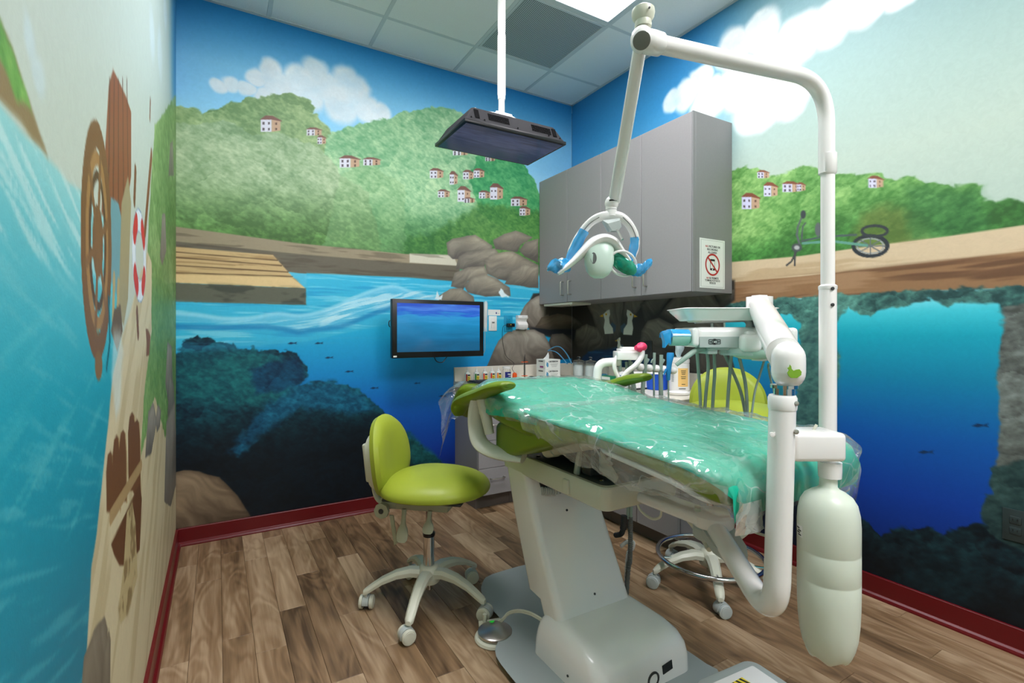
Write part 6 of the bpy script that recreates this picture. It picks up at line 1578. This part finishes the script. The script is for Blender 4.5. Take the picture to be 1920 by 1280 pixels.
# ------------------------------------------------------------------ hoses from the chair to the floor
TQ2 = 2.06
t = thing('vacuum_hose', 'grey ribbed vacuum hose hanging to the floor behind the lift column', 'hose', onZ(1178, 1090, 0))
b = newbm(); cyl(b, W(1183, 935, TQ2), W(1182, 972, TQ2), .0085, n=14); cyl(b, W(1177, 950, TQ2), W(1177, 972, TQ2), .006, n=12); obj('upper_tube', b, M['sage'], t)
b = newbm(); P = spline([W(1182, 968, TQ2), W(1182, 1010, TQ2), W(1181, 1050, TQ2), W(1178, 1066, TQ2 + .005), Vector((*W(1172, 1085, TQ2)[:2], .014))], 22); tube(b, P, [.0085 + .0022 * (i % 2) for i in range(len(P))], 12); obj('ribbed_hose', b, M['rubber'], t)
b = newbm(); P = spline([W(1170, 966, TQ2), W(1169, 986, TQ2), W(1165, 1000, TQ2 + .01), W(1154, 1003, TQ2 + .06)], 10); tube(b, P, [.013 + (.001 if i % 2 else 0) if i < 14 else .010 + (.0015 if i % 2 else 0) for i in range(len(P))], 12); obj('coupling', b, M['dark'], t)
b = newbm(); P = spline([W(1164, 1024, TQ2 + .02), W(1176, 1015, TQ2 + .04), W(1187, 1016, TQ2 + .05), W(1186, 1028, TQ2 + .05), W(1176, 1045, TQ2 + .03), Vector((*W(1172, 1064, TQ2 + .0)[:2], .012))], 14); tube(b, P, [.0065 + .0018 * (i % 2) for i in range(len(P))], 10); obj('white_hose', b, M['white'], t)

# ------------------------------------------------------------------ foot control
fc = onZ(928, 1196, 0); fc = Vector((fc.x, fc.y, 0))
t = thing('foot_control', 'round steel foot control disc with a green dot on a white base', 'foot control', fc)
b = newbm(); lathe(b, [(.078, 0), (.080, .004), (.076, .012), (.066, .016)], fc, 40); bs = obj('base', b, M['cream'], t)
kd = Vector((.25, .97, 0)).normalized(); ks = Vector((kd.y, -kd.x, 0))
b = newbm(); prism(b, [(-.055, .02), (.055, .02), (.045, .092), (-.045, .092)], fc, ks, kd, .022); obj('hinge_block', b, M['cream'], t)
b = newbm(); cyl(b, fc + kd * .085 - ks * .02 + UP * .02, fc + kd * .085 - ks * .02 + UP * .05, .009, n=14); obj('spigot', b, M['cream'], t)
b = newbm(); lathe(b, [(.062, .018), (.066, .020), (.067, .030), (.060, .034), (.02, .040), (.003, .042)], fc, 48); dk_ = obj('steel_disc', b, M['steel'], t)
b = newbm(); prism(b, [(.010 * math.cos(a) * (1 + .2 * math.sin(3 * a)), .007 * math.sin(a)) for a in np.linspace(0, 2 * math.pi, 19)[:-1]], fc + kd * .045 + UP * .0385, ks, kd, .0012); obj('green_sticker', b, M['limegreen'], t)
b = newbm()
for o_ in (-.004, .004): tube(b, spline([fc + kd * .085 + ks * (.02 + o_) + UP * .014, W(940, 1163 + o_ * 400, 1.97), W(953, 1150 + o_ * 400, 1.95), W(972, 1145 + o_ * 400, 1.90), W(995, 1150 + o_ * 400, 1.85), W(1018, 1163 + o_ * 400, 1.81)], 8), .0042, 8)
obj('cord', b, M['cream'], t)

# ------------------------------------------------------------------ junction box at the bottom edge
t = thing('floor_box', 'low white utility box on the floor with a yellow and black striped sticker', 'floor box', (1.44, .925, 0))
ctr = Vector((1.44, .925, 0)); A_ = math.radians(-4)
def fr(hx, hy, z, r=.04): return [ctr + Vector((x * math.cos(A_) - y * math.sin(A_), x * math.sin(A_) + y * math.cos(A_), z)) for x, y in rrect(hx, hy, r, 6)]
b = newbm(); skin(b, [fr(.14, .13, .001), fr(.14, .13, .058), fr(.136, .126, .072), fr(.125, .115, .078)]); bxo = obj('housing', b, M['greyplastic'], t)
b = newbm(); skin(b, [fr(.10, .09, .0785, .006), fr(.10, .09, .0805, .006)]); obj('lid', b, M['white'], t)
b = newbm(); sq = [ctr + Vector((-.005, .055, .0952))]
q = ctr + Vector((-.01, .045, .0810)); prism(b, [(-.032, -.02), (.032, -.02), (.032, .02), (-.032, .02)], q, X1, Y1, .0008); st_ = obj('warning_sticker', b, M['yellow'], t)
for i in range(4):
    b = newbm(); prism(b, [(-.03 + i * .018, -.019), (-.022 + i * .018, -.019), (-.032 + i * .018, .019), (-.040 + i * .018 if i else -.032, .019)], q + UP * .0009, X1, Y1, .0004); obj('black_stripe', b, M['ink'], st_)

# ------------------------------------------------------------------ operator stools
def build_stool(label, zseat, loc, rot, phases, ring, lever=True, br=.268, zb=.36, back_dx=-.215, back_h=.36, back_w=.36, seat=(.235, .225, .062), tiltb=.12, sft=(0, 0), back_dz=0.0):
    t = thing('operator_stool', label, 'stool', (0, 0, 0), 'green operator stools')
    def part(name, b, m, par=None): return obj(name, b, m, par or t, local=True)
    hubz = .155
    b = newbm(); lathe(b, [(.045, hubz - .055), (.052, hubz - .04), (.05, hubz - .005), (.040, hubz + .012), (.032, hubz + .018)], (0, 0, 0), 28)
    part('hub', b, M['cream'])
    for ph in phases:
        a = math.radians(ph); d = Vector((math.cos(a), math.sin(a), 0)); s = Vector((-d.y, d.x, 0))
        b = newbm(); rr = []
        for k, (r, z, w_, h_) in enumerate(((.03, hubz - .012, .030, .036), (.08, hubz - .004, .027, .034), (.14, hubz - .012, .024, .030), (.20, hubz - .034, .021, .026), (.245, hubz - .060, .020, .024), (br, hubz - .074, .018, .022), (br + .012, hubz - .080, .010, .016))):
            rr.append([d * r + s * (w_ * x) + Vector((0, 0, z + h_ * y * .5)) for x, y in ((-.9, -1), (.9, -1), (1, .1), (.62, .9), (0, 1.05), (-.62, .9), (-1, .1))])
        skin(b, rr); part('base_arm', b, M['cream'])
        # twin-wheel caster
        yaw = a + 1.9 + ph * .013; wd = Vector((math.cos(yaw), math.sin(yaw), 0)); ws = Vector((-wd.y, wd.x, 0))
        cpos = d * br + Vector((0, 0, .0285)) + wd * .010
        b = newbm(); cyl(b, d * br + Vector((0, 0, .050)), d * br + Vector((0, 0, hubz - .078)), .008, n=12)
        hood = [(.031 * math.cos(x), .031 * math.sin(x)) for x in np.linspace(-.3, math.pi + .1, 14)] + [(.02 * math.cos(x), .02 * math.sin(x)) for x in np.linspace(math.pi, 0, 8)]
        prism(b, hood, cpos + ws * .013, wd, UP, .026); cs = part('caster', b, M['greyplastic'])
        for sg in (-1, 1):
            b = newbm(); lathe(b, [(.020, .0), (.0285, .002), (.0285, .013), (.026, .015)], cpos + ws * sg * .0135, 24, ws * sg); lathe(b, [(.0225, .0152), (.022, .017), (.010, .018)], cpos + ws * sg * .0135, 24, ws * sg); part('caster_wheel', b, M['cream'] if not ring else M['greyplastic'], cs)
    b = newbm(); cyl(b, (0, 0, hubz - .09), (0, 0, hubz - .05), .015, n=16); cyl(b, (0, 0, hubz + .01), (0, 0, hubz + .145), .0245, n=24); part('gas_column', b, M['chrome'])
    b = newbm(); lathe(b, [(.0255, hubz + .143), (.027, hubz + .148), (.027, hubz + .158), (.018, hubz + .162)], (0, 0, 0), 24); part('column_collar', b, M['black'])
    zb_ = zseat - .19
    b = newbm(); cyl(b, (0, 0, hubz + .15), (0, 0, zb_ + .03), .015, n=18); part('piston', b, M['chrome'])
    # mechanism
    b = newbm(); box(b, (-.02, 0, zb_ + .05), (.24, .085, .055), .008); box(b, (-.17, 0, zb_ + .045), (.09, .075, .05), .010); box(b, (.0, 0, zb_ + .085), (.14, .12, .03), .004); part('seat_mechanism', b, M['olive'])
    if lever:
        b = newbm(); q = Vector((-.195, -.05, zb_ + .02)); prism(b, [(.034 * math.cos(x), .034 * math.sin(x)) for x in np.linspace(0, 2 * math.pi, 9)[:-1]], q, X1, UP, .016); kn = part('adjust_knob', b, M['olive'])
        b = newbm(); lathe(b, [(.011, 0), (.011, .003)], q + Vector((0, -.0165, 0)), 14, (0, -1, 0)); part('knob_hole', b, M['dark'], kn)
        for x, y, l_, w_, nm in ((-.085, -.06, .13, .025, 0), (.03, -.06, .085, .024, 1)):
            b = newbm(); rr = []
            for i, (z, ww) in enumerate(((0, .4), (-.25, .34), (-.45, .42), (-.62, .85), (-.80, 1.0), (-.95, .85), (-1.0, .6))):
                c = Vector((x, y - .012 - .03 * abs(z), zb_ + .04 + z * l_)); rr.append([c + Vector((w_ * ww * px, .007 * py, 0)) for px, py in ((-1, -.6), (-.5, -1), (.5, -1), (1, -.6), (1, .6), (.5, 1), (-.5, 1), (-1, .6))])
            skin(b, rr); part('lever_paddle', b, M['olive'])
        b = newbm(); prism(b, [(-.008, 0), (.010, 0), (.028, -.12), (.014, -.13)], Vector((-.155, -.045, zb_)), X1, UP, .006); part('lever_blade', b, M['olive'])
    # seat cushion: rounded, wider at the back, slightly domed
    b = newbm(); rr = []
    sx, sy, sz = seat
    n = 40
    for i, (q, z) in enumerate(((.05, -.46), (.84, -.46), (.94, -.42), (.99, -.31), (1.0, -.16), (.985, .06), (.93, .32), (.83, .56), (.68, .76), (.48, .90), (.26, .98), (.06, 1.0))):
        rr.append([Vector((sft[0], sft[1], 0)) + Vector((.035 + sx * q * math.copysign(abs(math.cos(a)) ** .88, math.cos(a)), sy * q * (1 - .10 * math.cos(a)) * math.copysign(abs(math.sin(a)) ** .88, math.sin(a)), zseat - .055 + sz * z)) for a in np.linspace(0, 2 * math.pi, n + 1)[:-1]])
    skin(b, rr); part('seat', b, M['green'])
    b = newbm(); box(b, (.02, 0, zseat - .089), (.34, .32, .012), .004); part('seat_plate', b, M['dark'])
    # backrest
    zc = zseat + back_h * .5 - .045
    fx = Vector((math.cos(tiltb), 0, math.sin(tiltb))); uz = Vector((-math.sin(tiltb), 0, math.cos(tiltb)))
    c = Vector((back_dx + sft[0], sft[1], zc + back_dz))
    b = newbm(); rr = []
    for q, th in ((.06, .034), (.45, .036), (.75, .032), (.92, .02), (1.0, .0), (.95, -.02), (.80, -.026), (.40, -.024), (.05, -.022)):
        ring_ = []
        for a in np.linspace(0, 2 * math.pi, n + 1)[:-1]:
            yy = back_w * .5 * q * math.copysign(abs(math.cos(a)) ** .9, math.cos(a)) * (1 - .08 * math.sin(a)); zz = back_h * .5 * q * math.copysign(abs(math.sin(a)) ** .9, math.sin(a))
            ring_.append(c + Vector((0, yy, 0)) + uz * zz + fx * (th + .9 * yy * yy))
        rr.append(ring_)
    skin(b, rr); part('backrest', b, M['green'])
    b = newbm(); rr = []
    for q, th in ((.06, -.030), (.9, -.030), (.93, -.020), (.80, -.055), (.5, -.062), (.05, -.064)):
        ring_ = []
        for a in np.linspace(0, 2 * math.pi, 33)[:-1]:
            yy = back_w * .42 * q * math.cos(a); zz = back_h * .42 * q * math.copysign(abs(math.sin(a)) ** .7, math.sin(a)) - .02
            ring_.append(c + Vector((0, yy, 0)) + uz * zz + fx * (th + .9 * yy * yy))
        rr.append(ring_)
    skin(b, rr); part('back_shell', b, M['cream'])
    b = newbm(); P0 = c - fx * .06; tube(b, spline([P0 + uz * .04, P0 - uz * .10 - fx * .01, Vector((back_dx - .03, 0, zb_ + .05)), Vector((-.15, 0, zb_ + .035))], 6), .03, 12, shape=(1, .45)); box(b, P0 - uz * .02 - fx * .012, (.03, .11, .17), .01, 3, Matrix.Rotation(-tiltb, 3, 'Y')); part('back_stem', b, M['cream'])
    if ring:
        b = newbm(); R_ = .235; P = [Vector((R_ * math.cos(a), R_ * math.sin(a), zb)) for a in np.linspace(0, 2 * math.pi, 49)[:-1]]; tube(b, P, .0105, 12, closed=True); part('foot_ring', b, M['chrome'])
        b = newbm()
        for a in (math.radians(p) for p in phases): tube(b, [Vector((.02 * math.cos(a), .02 * math.sin(a), zb - .02)), Vector((R_ * math.cos(a), R_ * math.sin(a), zb))], .005, 8)
        part('ring_spokes', b, M['chrome'])
    t.location = loc; t.rotation_euler = (0, 0, math.radians(rot))
    return t
build_stool('green cushioned stool with grey levers, standing left of the dental chair', .585, (.805, 2.04, 0), -41, (201, 273, 345, 57, 129), False, back_dz=-.075, back_dx=-.20)
build_stool('taller green stool with a chrome foot ring, standing by the right wall', .865, (2.01, 1.525, 0), 222, (4, 292, 76, 148, 220), True, lever=False, br=.262, zb=.14, back_dx=-.20, back_h=.34, back_w=.36, seat=(.22, .235, .062), sft=(-.018, .098), back_dz=-.145)

# ------------------------------------------------------------------ ceiling television
kz = 1.00; ZTV = CAMH + kz
tx0, tx1, ty0, ty1 = 1.0122 * kz, 1.610 * kz, 2.107 * kz, 2.482 * kz
ctv = Vector(((tx0 + tx1) / 2, (ty0 + ty1) / 2, ZTV)); hx, hy = (tx1 - tx0) / 2, (ty1 - ty0) / 2
t = thing('ceiling_television', 'black television hung face down from a white ceiling pole', 'television', Vector((ctv.x, ctv.y, ZC)))
b = newbm(); box(b, ctv + Vector((0, 0, .009)), (2 * hx, 2 * hy, .018), .003); bz = obj('bezel', b, M['black'], t)
M['screen2'] = screen_material('dim_blue_picture', [(0, (22, 30, 50)), (1.0, (18, 32, 54)), (.35, (42, 50, 76)), (.6, (20, 34, 60))], 1.1, 1.2, 1, (3, 16, 1))
b = newbm(); box(b, ctv + Vector((0, 0, -.0004)), (2 * hx * .955, 2 * hy * .93, .001)); obj('screen', b, M['screen2'], t)
M['tvback'] = mat('grey_tv_back', (40, 40, 42), .75, var=.06, spec=.15)
b = newbm(); skin(b, [[ctv + Vector((x, y, z)) for x, y in rrect(hx * q, hy * q, .015, 3)] for z, q in ((.018, .985), (.030, .955), (.085, .84), (.092, .82))]); back = obj('back_housing', b, M['tvback'], t)
# near side carries two grilles and two speaker slots
def side_pt(x, s): # x along the set, s 0..1 up the sloping near side
    q = .955 + (.84 - .955) * s; return ctv + Vector((x, -hy * q - .0016, .030 + .055 * s))
for x0, x1 in ((-.165, -.045), (.09, .21)):
    b = newbm()
    for i in range(5):
        for j in range(15):
            p = side_pt(x0 + (x1 - x0) * (j + .5) / 15, .22 + .14 * i); box(b, p, ((x1 - x0) / 15 * .68, .002, .0045), 0, M=Matrix.Rotation(-.374, 3, 'X'))
    g = obj('vent_grille', b, M['matte'], back); g['kind'] = 'stuff'
for x in (-.228, .232):
    b = newbm(); box(b, side_pt(x, .5), (.026, .002, .052), .001, 1, Matrix.Rotation(-.374, 3, 'X')); obj('speaker_slot', b, M['matte'], back)
b = newbm()
for x in (-.262, -.19, 0, .19, .262): lathe(b, [(.004, 0), (.004, .0015)], side_pt(x, .02), 10, (0, -1, .3))
obj('screw', b, M['matte'], back)
pc = Vector((ctv.x + .02, ctv.y + .02, 0)); z1 = ZTV + .165
def pz(v): return CAMH + (HY - v) / FPX * (pc.x * S_ + pc.y * C_)
b = newbm(); box(b, (pc.x, pc.y, ZTV + .0965), (.22, .16, .008), .002); obj('mount_plate', b, M['white'], t)
b = newbm(); box(b, (pc.x - .02, pc.y - .02, ZTV + .128), (.09, .05, .06), .006); obj('mount_block', b, M['white'], t)
b = newbm(); cyl(b, (pc.x - .045, pc.y - .02, z1), (pc.x + .045, pc.y - .02, z1), .018, n=20); cyl(b, (pc.x - .10, pc.y - .02, z1 - .006), (pc.x - .04, pc.y - .02, z1 - .002), .010, n=12); box(b, (pc.x - .06, pc.y, z1 - .012), (.10, .03, .03), .004); tube(b, [(pc.x + .045, pc.y - .02, z1), (pc.x + .075, pc.y - .03, z1 - .01), (pc.x + .14, pc.y - .04, z1 - .022)], [.012, .008, .005], 12); ellipsoid(b, (pc.x + .145, pc.y - .04, z1 - .022), (.008, .008, .008), 12); obj('tilt_joint', b, M['white'], t)
b = newbm(); lathe(b, [(.022, z1), (.017, z1 + .03), (.0165, pz(186))], pc, 24); lathe(b, [(.0195, pz(187)), (.0205, pz(184)), (.0205, pz(180)), (.0225, pz(178)), (.0225, pz(68)), (.0195, pz(64))], pc, 24); lathe(b, [(.0195, pz(65)), (.0215, pz(50)), (.0215, ZC)], pc, 24); obj('pole', b, M['white'], t)
b = newbm(); lathe(b, [(.055, ZC - .012), (.06, ZC - .006), (.06, ZC - .0005)], pc, 28); obj('ceiling_flange', b, M['white'], t)
b = newbm(); tube(b, spline([(tx0 + .06, ctv.y - .06, ZTV + .088), (tx0 + .10, ctv.y - .03, ZTV + .125), (tx0 + .16, ctv.y, ZTV + .13), (tx0 + .21, ctv.y, ZTV + .105)], 6), .005, 8); tube(b, [(tx0 + .135, ctv.y - .01, ZTV + .128), (tx0 + .145, ctv.y - .01, ZTV + .165)], .005, 8); obj('cable', b, M['white'], t)
